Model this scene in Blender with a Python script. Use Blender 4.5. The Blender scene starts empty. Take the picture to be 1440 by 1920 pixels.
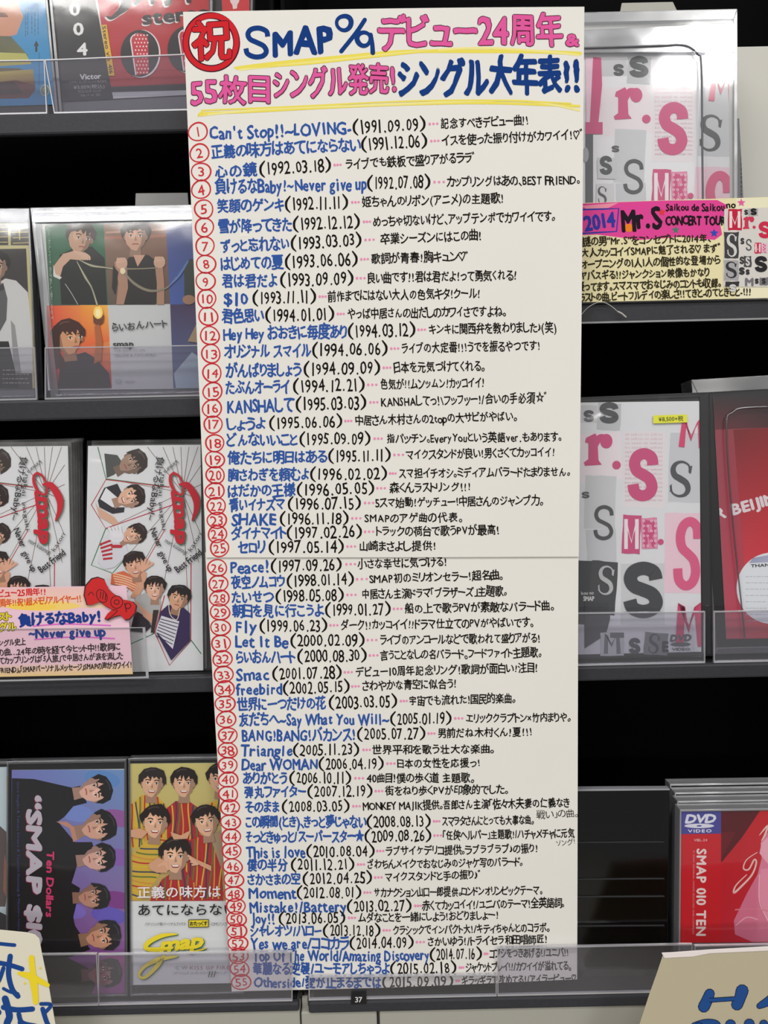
import bpy, math, random
import numpy as np
from mathutils import Vector, Matrix
from mathutils.geometry import tessellate_polygon
random.seed(7)
C = bpy.context.scene.collection
SC = bpy.context.scene
R = math.radians

# ------------------------------------------------------------------ camera
F = 1608.0
PITCH, ROLL, DIST = R(7.4), R(1.3), 0.590
P0 = Vector((0, 0, 1.35))
_f = Vector((0, math.cos(PITCH), -math.sin(PITCH)))
_r0 = Vector((1, 0, 0)); _u0 = _r0.cross(_f)
_r = _r0 * math.cos(ROLL) - _u0 * math.sin(ROLL)
_u = _r0 * math.sin(ROLL) + _u0 * math.cos(ROLL)
CAM = P0 - _f * DIST
cd = bpy.data.cameras.new('camera'); cam = bpy.data.objects.new('camera', cd); C.objects.link(cam)
M = Matrix((_r, _u, -_f)).transposed().to_4x4(); M.translation = CAM
cam.matrix_world = M
cd.sensor_fit = 'VERTICAL'; cd.sensor_height = 36; cd.lens = F / 1920 * 36
cd.clip_start = 0.01; cd.clip_end = 50
SC.camera = cam
# ------------------------------------------------------------------ world, shop lights, exposure
w = bpy.data.worlds.new('shop_ambient'); SC.world = w; w.use_nodes = True
w.node_tree.nodes['Background'].inputs[0].default_value = (1.0, 0.985, 0.97, 1)
w.node_tree.nodes['Background'].inputs[1].default_value = 0.26
def tube_light(name, x, y, z, lx, ly, power, col=(1, 0.98, 0.95)):
    l = bpy.data.lights.new(name, 'AREA'); l.shape = 'RECTANGLE'; l.size = lx; l.size_y = ly
    l.energy = power; l.color = col
    o = bpy.data.objects.new(name, l); o.location = (x, y, z); C.objects.link(o)
    return o
tube_light('ceiling_light', 0.98, -1.78, 2.6, 0.30, 0.30, 10)
tube_light('ceiling_light', -1.00, -1.70, 2.6, 0.9, 0.3, 15)
tube_light('ceiling_light', 0.0, -0.95, 2.6, 2.4, 0.25, 21)
tube_light('ceiling_light', -1.35, -4.1, 2.6, 1.9, 0.25, 62)
tube_light('ceiling_light', 1.45, -4.1, 2.6, 2.0, 0.25, 62)
SC.view_settings.view_transform = 'Standard'; SC.view_settings.look = 'None'
SC.view_settings.gamma = 1; SC.view_settings.use_curve_mapping = False
SC.view_settings.exposure = -0.07

# ------------------------------------------------------------------ geometry on real planes
def ray(px, py):
    return _f + _r * ((px - 720) / F) - _u * ((py - 960) / F)
class Plane:
    """a physical plane: passes depth y at image row/column ref, leans back by tilt degrees"""
    def __init__(s, y, ref=(720, 960), tilt=0, yaw=0, warp=None):
        d = ray(*ref); s.o = CAM + d * ((y - CAM.y) / d.y)
        a, b = R(tilt), R(yaw)
        n = Vector((0, -math.cos(a), math.sin(a)))
        s.n = Matrix.Rotation(b, 3, 'Z') @ n
        s.warp = warp
        s.on = s.o.dot(s.n)
    def pt(s, px, py, h=0.0):
        d = ray(px, py)
        p = CAM + d * ((s.on + h - CAM.dot(s.n)) / d.dot(s.n))
        if s.warp: p = p + s.n * s.warp(p)
        return p
def srgb(c):
    if isinstance(c, str):
        c = c.lstrip('#'); c = [int(c[i:i + 2], 16) / 255 for i in (0, 2, 4)]
    else: c = [v / 255 for v in c]
    return [v / 12.92 if v <= 0.04045 else ((v + 0.055) / 1.055) ** 2.4 for v in c]

# ------------------------------------------------------------------ materials
MT = {}
def mat(name, col=(200, 200, 200), rough=0.5, spec=0.5, metal=0, noise=0, scale=60, bump=0, coat=0):
    if name in MT: return MT[name]
    m = bpy.data.materials.new(name); m.use_nodes = True; nt = m.node_tree; b = nt.nodes['Principled BSDF']
    c = srgb(col); b.inputs['Base Color'].default_value = (*c, 1); b.inputs['Roughness'].default_value = rough
    b.inputs['Specular IOR Level'].default_value = spec; b.inputs['Metallic'].default_value = metal
    b.inputs['Coat Weight'].default_value = coat
    if noise or bump:
        tc = nt.nodes.new('ShaderNodeTexCoord'); n = nt.nodes.new('ShaderNodeTexNoise'); n.inputs['Scale'].default_value = scale
        n.inputs['Detail'].default_value = 5
        nt.links.new(tc.outputs['Object'], n.inputs['Vector'])
        if noise:
            r = nt.nodes.new('ShaderNodeValToRGB'); k = 1 - noise
            r.color_ramp.elements[0].color = (*[v * k for v in c], 1); r.color_ramp.elements[1].color = (*[min(1, v * (2 - k)) for v in c], 1)
            r.color_ramp.elements[0].position = .3; r.color_ramp.elements[1].position = .7
            nt.links.new(n.outputs['Fac'], r.inputs[0]); nt.links.new(r.outputs[0], b.inputs['Base Color'])
        if bump:
            bp = nt.nodes.new('ShaderNodeBump'); bp.inputs['Strength'].default_value = bump; bp.inputs['Distance'].default_value = 0.0005
            nt.links.new(n.outputs['Fac'], bp.inputs['Height']); nt.links.new(bp.outputs[0], b.inputs['Normal'])
    MT[name] = m; return m
def printmat(name, rough, spec):
    if name in MT: return MT[name]
    m = mat(name, rough=rough, spec=spec); nt = m.node_tree
    a = nt.nodes.new('ShaderNodeAttribute'); a.attribute_name = 'Ink'
    nt.links.new(a.outputs['Color'], nt.nodes['Principled BSDF'].inputs['Base Color']); return m
def clear(name, tint=(1, 1, 1), refl=0.06, rough=0.06, gcol=(1, 1, 1), haze=0.0, bump=0.0, bscale=25):
    """thin clear plastic: tinted transmission, fresnel sheen, a little surface haze and waviness"""
    if name in MT: return MT[name]
    m = bpy.data.materials.new(name); m.use_nodes = True; nt = m.node_tree
    for n in list(nt.nodes): nt.nodes.remove(n)
    out = nt.nodes.new('ShaderNodeOutputMaterial'); tr = nt.nodes.new('ShaderNodeBsdfTransparent'); tr.inputs[0].default_value = (*tint, 1)
    gl = nt.nodes.new('ShaderNodeBsdfGlossy'); gl.inputs['Color'].default_value = (*gcol, 1); gl.inputs['Roughness'].default_value = rough
    lw = nt.nodes.new('ShaderNodeLayerWeight'); lw.inputs['Blend'].default_value = .5
    pw = nt.nodes.new('ShaderNodeMath'); pw.operation = 'POWER'; pw.inputs[1].default_value = 5; nt.links.new(lw.outputs['Facing'], pw.inputs[0])
    ad = nt.nodes.new('ShaderNodeMath'); ad.operation = 'MULTIPLY_ADD'; ad.inputs[1].default_value = 1 - refl; ad.inputs[2].default_value = refl; ad.use_clamp = True
    mx = nt.nodes.new('ShaderNodeMixShader')
    nt.links.new(pw.outputs[0], ad.inputs[0]); nt.links.new(ad.outputs[0], mx.inputs[0])
    base = tr.outputs[0]
    if haze:
        df = nt.nodes.new('ShaderNodeBsdfDiffuse'); df.inputs[0].default_value = (.8, .8, .84, 1)
        m2 = nt.nodes.new('ShaderNodeMixShader'); m2.inputs[0].default_value = haze
        nt.links.new(base, m2.inputs[1]); nt.links.new(df.outputs[0], m2.inputs[2]); base = m2.outputs[0]
    nt.links.new(base, mx.inputs[1]); nt.links.new(gl.outputs[0], mx.inputs[2]); nt.links.new(mx.outputs[0], out.inputs[0])
    if bump:
        tc = nt.nodes.new('ShaderNodeTexCoord'); n = nt.nodes.new('ShaderNodeTexNoise'); n.inputs['Scale'].default_value = bscale
        bp = nt.nodes.new('ShaderNodeBump'); bp.inputs['Strength'].default_value = bump; bp.inputs['Distance'].default_value = 0.01
        nt.links.new(tc.outputs['Object'], n.inputs['Vector']); nt.links.new(n.outputs['Fac'], bp.inputs['Height'])
        nt.links.new(bp.outputs[0], gl.inputs['Normal']); nt.links.new(bp.outputs[0], lw.inputs['Normal'])
    MT[name] = m; return m
INK = printmat('marker_ink', 0.7, 0.08)
PRINT = printmat('printed_sheet', 0.35, 0.4)
paper = mat('poster_paper', (238, 235, 228), 0.75, 0.25, noise=0.015, scale=9, bump=0.05)
CLEAR = clear('clear_styrene', (.985, .985, .985), 0.035, 0.07, bump=.02)
KEEP = clear('clear_case_rim', (.72, .73, .76), 0.13, 0.22, haze=0.06, bump=.18, bscale=14)
ACR = clear('acrylic_guard', (.88, .87, .91), 0.045, 0.05, haze=0.04, bump=.03)
ACRL = clear('acrylic_guard_clear', (.93, .93, .95), 0.05, 0.05, haze=0.02, bump=.04)
ACE = clear('acrylic_edge', (.7, .7, .75), 0.3, 0.2, haze=0.45)
SLEEVE = clear('clear_film', (.985, .985, .985), 0.035, 0.09, bump=.25, bscale=30)
SMOKE = clear('smoked_plastic', (.25, .24, .25), 0.05, 0.12)
BLK = mat('black_back', (9, 9, 11), 0.8, 0.1)
RACK = mat('graphite_metal', (52, 52, 57), 0.5, 0.35, noise=.08, scale=400, bump=.15)
RACKD = mat('black_shelf', (26, 26, 29), 0.6, 0.2)
DVDB = mat('black_case_plastic', (38, 39, 41), 0.4, 0.4, bump=.1, scale=300)
WALL = mat('painted_wall', (186, 184, 176), 0.6, 0.3, noise=.02, scale=6)
WHITEP = mat('white_plastic', (205, 205, 203), 0.45, 0.4)
GREYP = mat('grey_tray', (120, 122, 126), 0.4, 0.5)
BLKP = mat('black_tray', (22, 22, 24), 0.35, 0.4)

# ------------------------------------------------------------------ object helpers
def empty(name, loc, label=None, cat=None, group=None, kind=None):
    o = bpy.data.objects.new(name, None); o.location = loc; C.objects.link(o); o.empty_display_size = .02
    props(o, label, cat, group, kind); return o
def props(o, label=None, cat=None, group=None, kind=None):
    for k, v in (('label', label), ('category', cat), ('group', group), ('kind', kind)):
        if v: o[k] = v
    return o
def wloc(o):
    p = Vector(o.location)
    while o.parent: o = o.parent; p = p + Vector(o.location)
    return p
def link(name, verts, faces, m, parent=None, cols=None, bevel=0, smooth=False):
    off = wloc(parent) if parent else Vector((0, 0, 0))
    A = np.array([tuple(v) for v in verts], dtype=np.float64) - np.array(off)
    me = bpy.data.meshes.new(name); me.from_pydata(A.tolist(), [], faces); 
    if cols is not None:
        a = me.color_attributes.new('Ink', 'FLOAT_COLOR', 'POINT')
        a.data.foreach_set('color', np.array(cols, dtype=np.float32).ravel())
    me.materials.append(m); me.update()
    if smooth: me.polygons.foreach_set('use_smooth', [True] * len(me.polygons))
    o = bpy.data.objects.new(name, me); C.objects.link(o)
    if parent: o.parent = parent
    if bevel:
        b = o.modifiers.new('bevel', 'BEVEL'); b.width = bevel; b.segments = 2; b.limit_method = 'ANGLE'
    return o
BOXF = [(0, 1, 2, 3), (7, 6, 5, 4), (0, 4, 5, 1), (1, 5, 6, 2), (2, 6, 7, 3), (3, 7, 4, 0)]
def boxv(pl, q, h, depth):
    """q: TL TR BR BL corners on the plane at height h; extruded back by depth"""
    fr = [pl.pt(x, y, h) for x, y in q]
    bk = [p - pl.n * depth for p in fr]
    return fr + bk
def slab(name, pl, q, h, depth, m, parent, bevel=0.0004):
    return link(name, boxv(pl, q, h, depth), [tuple(reversed(f)) for f in BOXF], m, parent, bevel=bevel)
def lerp(a, b, t): return (a[0] + (b[0] - a[0]) * t, a[1] + (b[1] - a[1]) * t)
def inset(q, l, t, r, b):
    """inset a quad by pixels: left top right bottom"""
    TL, TR, BR, BL = q
    wt = math.dist(TL, TR); wb = math.dist(BL, BR); hl = math.dist(TL, BL); hr = math.dist(TR, BR)
    def at(u, v):
        a = lerp(TL, TR, u); c = lerp(BL, BR, u); return lerp(a, c, v)
    W = (wt + wb) / 2; H = (hl + hr) / 2
    return [at(l / W, t / H), at(1 - r / W, t / H), at(1 - r / W, 1 - b / H), at(l / W, 1 - b / H)]
def frame(name, pl, q, wd, h, depth, m, parent, bevel=0.0003):
    """rim of four bars, wd = (l,t,r,b) px"""
    i = inset(q, *wd); V = []; Fc = []
    TL, TR, BR, BL = q; a, b, c, d = i
    for qq in ([TL, TR, b, a], [b, TR, BR, c], [d, c, BR, BL], [TL, a, d, BL]):
        n = len(V); V += boxv(pl, qq, h, depth); Fc += [tuple(n + k for k in reversed(f)) for f in BOXF]
    return link(name, V, Fc, m, parent, bevel=bevel)
def worldbox(name, x0, x1, y0, y1, z0, z1, m, parent=None, bevel=0.0006):
    V = [Vector(p) for p in ((x0, y0, z0), (x1, y0, z0), (x1, y0, z1), (x0, y0, z1), (x0, y1, z0), (x1, y1, z0), (x1, y1, z1), (x0, y1, z1))]
    return link(name, V, [tuple(f) for f in BOXF], m, parent, bevel=bevel)
def tube(name, pts, r, m, parent=None, seg=6):
    V = []; Fc = []
    for i, p in enumerate(pts):
        p = Vector(p); d = (Vector(pts[min(i + 1, len(pts) - 1)]) - Vector(pts[max(i - 1, 0)])).normalized()
        a = d.orthogonal().normalized(); b = d.cross(a)
        for k in range(seg):
            t = 2 * math.pi * k / seg; V.append(p + a * r * math.cos(t) + b * r * math.sin(t))
        if i:
            for k in range(seg):
                n = (i - 1) * seg; Fc.append((n + k, n + (k + 1) % seg, n + seg + (k + 1) % seg, n + seg + k))
    return link(name, V, Fc, m, parent, smooth=True)

# ------------------------------------------------------------------ flat print: ink laid on a real sheet
GC = {}
def glyph(ch, off):
    k = (ch, off)
    if k in GC: return GC[k]
    c = bpy.data.curves.new('g', 'FONT'); c.body = ch; c.resolution_u = 2; c.offset = off
    o = bpy.data.objects.new('g', c); me = o.to_mesh()
    n = len(me.vertices); v = np.zeros(n * 3)
    if n: me.vertices.foreach_get('co', v)
    v = v.reshape(-1, 3)[:, :2].copy(); f = [tuple(p.vertices) for p in me.polygons]
    o.to_mesh_clear(); bpy.data.objects.remove(o); bpy.data.curves.remove(c)
    GC[k] = (v, f); return GC[k]
def catmull(P, n=6):
    if len(P) < 3: return [lerp(P[0], P[-1], i / n) for i in range(n + 1)]
    out = []
    for i in range(len(P) - 1):
        p0 = P[max(i - 1, 0)]; p1 = P[i]; p2 = P[i + 1]; p3 = P[min(i + 2, len(P) - 1)]
        for k in range(n):
            t = k / n
            out.append(tuple(.5 * (2 * p1[j] + (p2[j] - p0[j]) * t + (2 * p0[j] - 5 * p1[j] + 4 * p2[j] - p3[j]) * t * t + (3 * p1[j] - p0[j] - 3 * p2[j] + p3[j]) * t ** 3) for j in (0, 1)))
    out.append(tuple(P[-1])); return out
def clip_poly(P, cl):
    """P list of (x,y,c); cl convex clip quad (clockwise in image)"""
    for i in range(len(cl)):
        a = cl[i]; b = cl[(i + 1) % len(cl)]; out = []
        if not P: return P
        def side(p): return (b[0] - a[0]) * (p[1] - a[1]) - (b[1] - a[1]) * (p[0] - a[0])
        for j in range(len(P)):
            p = P[j]; q = P[(j + 1) % len(P)]; sp, sq = side(p), side(q)
            if sp >= 0: out.append(p)
            if (sp >= 0) != (sq >= 0):
                t = sp / (sp - sq); out.append((p[0] + (q[0] - p[0]) * t, p[1] + (q[1] - p[1]) * t, tuple(p[2][k] + (q[2][k] - p[2][k]) * t for k in range(3))))
        P = out
    return P
class Art:
    def __init__(s, pl, clip=None, h=0.0001, step=7e-6, dx=0, dy=0):
        s.pl = pl; s.clip = clip; s.h = h; s.step = step; s.V = []; s.F = []; s.C = []; s.dx = dx; s.dy = dy
    def add(s, pts, faces, cols, hs=None):
        s.h += s.step
        if hs is None: hs = [0.0] * len(pts)
        pts = [(x + s.dx, y + s.dy) for x, y in pts]
        if s.clip:
            cl = s.clip; inside = []
            for x, y in pts:
                inside.append(all((cl[(i + 1) % len(cl)][0] - cl[i][0]) * (y - cl[i][1]) - (cl[(i + 1) % len(cl)][1] - cl[i][1]) * (x - cl[i][0]) >= 0 for i in range(len(cl))))
            for f in faces:
                if all(inside[i] for i in f): P = [(pts[i][0], pts[i][1], cols[i]) for i in f]
                else: P = clip_poly([(pts[i][0], pts[i][1], cols[i]) for i in f], cl)
                if len(P) < 3: continue
                n = len(s.V); s.V += [s.pl.pt(p[0], p[1], s.h + hs[f[0]]) for p in P]; s.C += [(*p[2], 1) for p in P]; s.F.append(tuple(range(n, n + len(P))))
        else:
            n = len(s.V); s.V += [s.pl.pt(x, y, s.h + e) for (x, y), e in zip(pts, hs)]; s.C += [(*c, 1) for c in cols]
            s.F += [tuple(n + i for i in f) for f in faces]
    def poly(s, P, col):
        cs = [tuple(srgb(c)) for c in col] if isinstance(col, list) else [tuple(srgb(col))] * len(P)
        if len(P) > 4 or True:
            T = tessellate_polygon([[Vector((x, y, 0)) for x, y in P]])
        s.add(P, [tuple(t) for t in T], cs)
    def grad(s, q, cTL, cTR, cBR, cBL, n=6):
        cc = [srgb(c) for c in (cTL, cTR, cBR, cBL)]; P = []; K = []; Fc = []
        for j in range(n + 1):
            for i in range(n + 1):
                u, v = i / n, j / n; P.append(lerp(lerp(q[0], q[1], u), lerp(q[3], q[2], u), v))
                K.append(tuple((cc[0][k] * (1 - u) + cc[1][k] * u) * (1 - v) + (cc[3][k] * (1 - u) + cc[2][k] * u) * v for k in range(3)))
        for j in range(n):
            for i in range(n):
                a = j * (n + 1) + i; Fc.append((a, a + 1, a + n + 2, a + n + 1))
        s.add(P, Fc, K)
    def rect(s, x0, y0, x1, y1, col, rot=0):
        cx, cy = (x0 + x1) / 2, (y0 + y1) / 2; c, sn = math.cos(R(rot)), math.sin(R(rot))
        s.poly([(cx + (x - cx) * c - (y - cy) * sn, cy + (x - cx) * sn + (y - cy) * c) for x, y in ((x0, y0), (x1, y0), (x1, y1), (x0, y1))], col)
    def ell(s, cx, cy, rx, ry, col, rot=0, n=20):
        c, sn = math.cos(R(rot)), math.sin(R(rot)); P = []
        for k in range(n):
            t = 2 * math.pi * k / n; x, y = rx * math.cos(t), ry * math.sin(t); P.append((cx + x * c - y * sn, cy + x * sn + y * c))
        s.add(P, [tuple(range(n))], [tuple(srgb(col))] * n)
    def ring(s, cx, cy, rx, ry, wd, col, n=26, wob=0.0, rot=0):
        ph = random.random() * 6; P = []; c, sn = math.cos(R(rot)), math.sin(R(rot))
        for k in range(n):
            t = 2 * math.pi * k / n; wv = 1 + wob * math.sin(2 * t + ph) + wob * .6 * math.sin(3 * t + 2 * ph); ww = wd * (1 + wob * 4 * math.sin(t + ph))
            for q in (-.5, .5):
                x, y = (rx * wv + q * ww) * math.cos(t), (ry * wv + q * ww) * math.sin(t); P.append((cx + x * c - y * sn, cy + x * sn + y * c))
        s.add(P, [(2 * k, 2 * k + 1, (2 * k + 3) % (2 * n), (2 * k + 2) % (2 * n)) for k in range(n)], [tuple(srgb(col))] * len(P))
    def stroke(s, P, wd, col, n=6, cap=True, close=False, smooth=True):
        if close: P = list(P) + [P[0]]
        Q = catmull(P, n) if smooth else list(P)
        m = len(Q); W = wd if isinstance(wd, (list, tuple)) else [wd] * 2
        L = []; pts = []
        for i in range(m):
            a = Q[max(i - 1, 0)]; b = Q[min(i + 1, m - 1)]; dx, dy = b[0] - a[0], b[1] - a[1]; l = math.hypot(dx, dy) or 1
            t = i / (m - 1) * (len(W) - 1); k = min(int(t), len(W) - 2); ww = (W[k] + (W[k + 1] - W[k]) * (t - k)) / 2
            pts += [(Q[i][0] - dy / l * ww, Q[i][1] + dx / l * ww), (Q[i][0] + dy / l * ww, Q[i][1] - dx / l * ww)]; L.append(ww)
        cl = tuple(srgb(col))
        s.add(pts, [(2 * i, 2 * i + 1, 2 * i + 3, 2 * i + 2) for i in range(m - 1)], [cl] * len(pts))
        if cap:
            for i in (0, m - 1):
                if L[i] > .4: s.ell(Q[i][0], Q[i][1], L[i], L[i], col, n=10)
    def text(s, t, x0, y0, x1, y1, em, col, off=0.0, hand=0.0, thick=0.0, skew=0.0, natural=False, vs=1.0, sp=None, outline=None, ow=0.0):
        """string from (x0,y0) to (x1,y1), both at mid-height; em in px; hand = handwriting wobble px"""
        L = math.hypot(x1 - x0, y1 - y0); d = ((x1 - x0) / L, (y1 - y0) / L); up = (d[1], -d[0])
        adv = []; gl = []; pen = 0.0; gap = (.09 if hand else .08) if sp is None else sp
        for ch in t:
            if ch == ' ': pen += .3; continue
            v, f = glyph(ch, 0.0)
            if not len(v): continue
            a, b = v[:, 0].min(), v[:, 0].max()
            if ch in '゛': pen -= .05
            if natural and ord(ch) > 0x2fff: gl.append((ch, v, f, pen - a * 0 + 0, a, b)); pen += 1.0; continue
            ex = max(0, .30 - (b - a)) * .5 if hand else 0
            gl.append((ch, v, f, pen - a + ex, a, b)); pen += (b - a) + gap + 2 * ex
        pen -= gap; sx = L / (pen * em)
        # each outline pass first, then the fill, so neighbours never hide each other
        seeds = [(random.random() * 6, random.gauss(0, 1), random.gauss(0, 1), random.gauss(0, 1)) for _ in gl]
        passes = []; thick = thick + off * em * .8
        if outline: passes.append((outline, thick + ow))
        passes.append((col, thick))
        for colr, th in passes:
            pts = []; faces = []; hs = []; gi = 0; NS = 4 if th < 1.5 else 8
            shifts = [(0, 0)] if th <= 0 else [(th * math.cos(k * 2 * math.pi / NS), th * math.sin(k * 2 * math.pi / NS)) for k in range(NS)] + [(0, 0)] * (th >= 1.5)
            for (ch, v, f, p, a, b), (ph, g1, g2, g3) in zip(gl, seeds):
                cx = (a + b) / 2
                X = (v[:, 0] - cx); Y = (v[:, 1] - .37) * vs
                if hand:
                    th_ = g1 * .045; sc = 1 + g2 * .05
                    X, Y = (X * math.cos(th_) - Y * math.sin(th_)) * sc, (X * math.sin(th_) + Y * math.cos(th_)) * sc
                    Y = Y + g3 * .02
                U = ((p + cx) + X) * em * sx + skew * Y * em; Wv = Y * em
                if hand:
                    U = U + hand * (np.sin(Wv * .34 + ph) * .6 + np.sin(U * .21 + ph * 2) * .5)
                    Wv = Wv + hand * (np.sin(U * .30 + ph * 3) * .7)
                gi += 1
                for si, (ex, ey) in enumerate(shifts):
                    n = len(pts); hs += [si * 2.4e-6 + (gi % 2) * 1.2e-6] * len(v)
                    pts += list(zip((x0 + d[0] * (U + ex) + up[0] * (Wv + ey)).tolist(), (y0 + d[1] * (U + ex) + up[1] * (Wv + ey)).tolist()))
                    faces += [tuple(n + i for i in q) for q in f]
            s.add(pts, faces, [tuple(srgb(colr))] * len(pts), hs); s.h += len(shifts) * 2.4e-6
    def S(s, cx, cy, w, h, wd, col, rot=0, serif=False):
        base = [(.92, .26), (.84, .08), (.52, 0), (.2, .07), (.08, .24), (.2, .41), (.5, .5), (.8, .6), (.93, .78), (.8, .94), (.48, 1), (.16, .92), (.06, .74)]
        c, sn = math.cos(R(rot)), math.sin(R(rot)); P = []
        for u, v in base:
            x, y = (u - .5) * (w - (wd if not serif else wd * .6)), (v - .5) * (h - (wd if not serif else wd * .5)); P.append((cx + x * c - y * sn, cy + x * sn + y * c))
        W = [wd] * 2 if not serif else [wd * .3, wd * .3, wd * .45, wd * .8, wd, wd * 1.1, wd, wd * .8, wd * .45, wd * .3, wd * .3]
        s.stroke(P, W, col, n=5, cap=False)
        if serif:
            for (x, y), e in ((P[0], 1), (P[-1], -1)):
                s.poly([(x - wd * .1, y - e * h * .14), (x + wd * .35 * e + wd * .1, y - e * h * .16), (x + wd * .2, y + e * h * .06), (x - wd * .2, y + e * h * .02)], col)
    def star(s, cx, cy, r, col, k=.45, rot=-90, n=5):
        s.poly([(cx + (r if i % 2 == 0 else r * k) * math.cos(R(rot + 180 / n * i)), cy + (r if i % 2 == 0 else r * k) * math.sin(R(rot + 180 / n * i))) for i in range(2 * n)], col)
    def head(s, cx, cy, H, rot=0, skin=(205, 160, 130), hair=(28, 24, 24), hs=1.0, turn=0.0, smile=False, side=1, shade=.75):
        """a small generic printed portrait head; up direction rotated clockwise by rot degrees"""
        c, sn = math.cos(R(rot)), math.sin(R(rot))
        def L(u, v): x, y = u * H, -v * H; return (cx + x * c - y * sn, cy + x * sn + y * c)
        def E(u, v, a, b, col, n=18, r2=0):
            q = L(u, v); s.ell(q[0], q[1], a * H, b * H, col, rot + r2, n)
        dk = tuple(int(k * shade) for k in skin); lt = tuple(min(255, int(k * 1.1)) for k in skin)
        s.poly([L(-.15, -.25), L(.15, -.25), L(.19, -.66), L(-.19, -.66)], dk)
        E(0, .12, .40 * hs, .42, hair)
        for sx in (-1, 1): E(.33 * sx + turn * .03, -.05, .05, .09, dk)
        s.poly([L(x, y) for x, y in ((-.33, .16), (-.33, -.1), (-.27, -.28), (-.12, -.43), (0, -.47), (.12, -.43), (.27, -.28), (.33, -.1), (.33, .16), (.2, .3), (-.2, .3))], skin)
        s.poly([L(x * side, y) for x, y in ((.33, .16), (.33, -.1), (.27, -.28), (.12, -.43), (.05, -.45), (.17, -.25), (.2, 0), (.22, .2))], dk)
        s.ell(*L(-.1 * side, .05), .12 * H, .14 * H, lt, rot)
        t = turn * .1
        for sx in (-1, 1):
            s.stroke([L(sx * .07 + t, .085), L(sx * .15 + t, .12), L(sx * .235 + t, .09)], .035 * H, hair, n=2, cap=False)
            s.ell(*L(sx * .145 + t, .0), .062 * H, .03 * H, (240, 235, 230), rot, 8); s.ell(*L(sx * .145 + t, .0), .03 * H, .032 * H, (30, 20, 18), rot, 8)
            s.stroke([L(sx * .08 + t, .015), L(sx * .145 + t, .04), L(sx * .21 + t, .012)], .016 * H, (45, 30, 26), n=2, cap=False)
        s.poly([L(.0 + t, .02), L(.045 + t, -.15), L(-.03 + t, -.16)], dk)
        if smile:
            s.poly([L(-.13 + t, -.24), L(.13 + t, -.24), L(.08 + t, -.32), L(-.08 + t, -.32)], (150, 60, 55)); s.poly([L(-.11 + t, -.245), L(.11 + t, -.245), L(.07 + t, -.285), L(-.07 + t, -.285)], (245, 240, 235))
        else: s.stroke([L(-.1 + t, -.265), L(t, -.25), L(.1 + t, -.265)], .035 * H, (165, 85, 80), n=2, cap=False)
        # fringe
        pts = [(-.4 * hs, -.02), (-.42 * hs, .2), (-.34, .42), (-.12, .54), (.12, .54), (.34, .42), (.42 * hs, .2), (.4 * hs, -.02), (.32, .12), (.27, .22), (.2, .1), (.14, .24), (.05, .12), (0, .25), (-.08, .13), (-.15, .25), (-.22, .14), (-.3, .18), (-.33, .06)]
        rj = random.Random(int(cx * 13 + cy)); pts = [(u + rj.uniform(-.035, .035), v + (rj.uniform(-.07, .06) if i > 8 else rj.uniform(-.03, .04))) for i, (u, v) in enumerate(pts)]
        s.poly([L(u, v) for u, v in pts], hair)
        s.stroke([L(-.25, .38), L(-.1, .46), (L(.08, .46))], .03 * H, tuple(min(255, k + 40) for k in hair), n=3, cap=False)
    def lines(s, x0, y0, x1, y1, n, col, seed=1, horizontal=True, wd=1.0):
        """rows of unreadably small type"""
        rnd = random.Random(seed)
        for i in range(n):
            if horizontal:
                y = y0 + (y1 - y0) * (i + .5) / n; x = x0
                while x < x1 - 2:
                    l = rnd.uniform(3, 9); s.rect(x, y - wd / 2, min(x + l, x1), y + wd / 2, col); s.h -= s.step; x += l + 2
            else:
                x = x0 + (x1 - x0) * (i + .5) / n; y = y0
                while y < y1 - 2:
                    l = rnd.uniform(3, 9); s.rect(x - wd / 2, y, x + wd / 2, min(y + l, y1), col); s.h -= s.step; y += l + 2
        s.h += s.step
    def build(s, name, parent, m=None):
        return link(name, s.V, s.F, m or PRINT, parent, cols=s.C)
# ------------------------------------------------------------------ shelf levels
ROWY = {'A1': .045, 'A2': .042, 'A3': .032, 'A4': .012, 'B1': .042, 'B2': .032, 'B3': .012}   # fronts of the goods
LIP = {'A1': (180, 216, 255), 'A2': (200, 747.5, 785), 'A3': (200, 1267, 1298), 'A4': (300, 1876, 1892), 'B1': (1260, 567, 605), 'B2': (1220, 1243, 1270), 'B3': (900, 1862, 1883)}
GP = {k: Plane(v - .012) for k, v in ROWY.items()}          # plane of the guard fronts
Z = {}; ZB = {}
for k, (px, a, b) in LIP.items():
    Z[k] = GP[k].pt(px, a).z; ZB[k] = GP[k].pt(px, b).z
def py_at(pl, px, z, h=0.0):
    lo, hi = 0.0, 2600.0
    for _ in range(40):
        m = (lo + hi) / 2
        if pl.pt(px, m, h).z > z: lo = m
        else: hi = m
    return lo
XA = GP['A4'].pt(565, 1880).x; XB = GP['B3'].pt(577, 1880).x
XL, XR = -.42, .44

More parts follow.
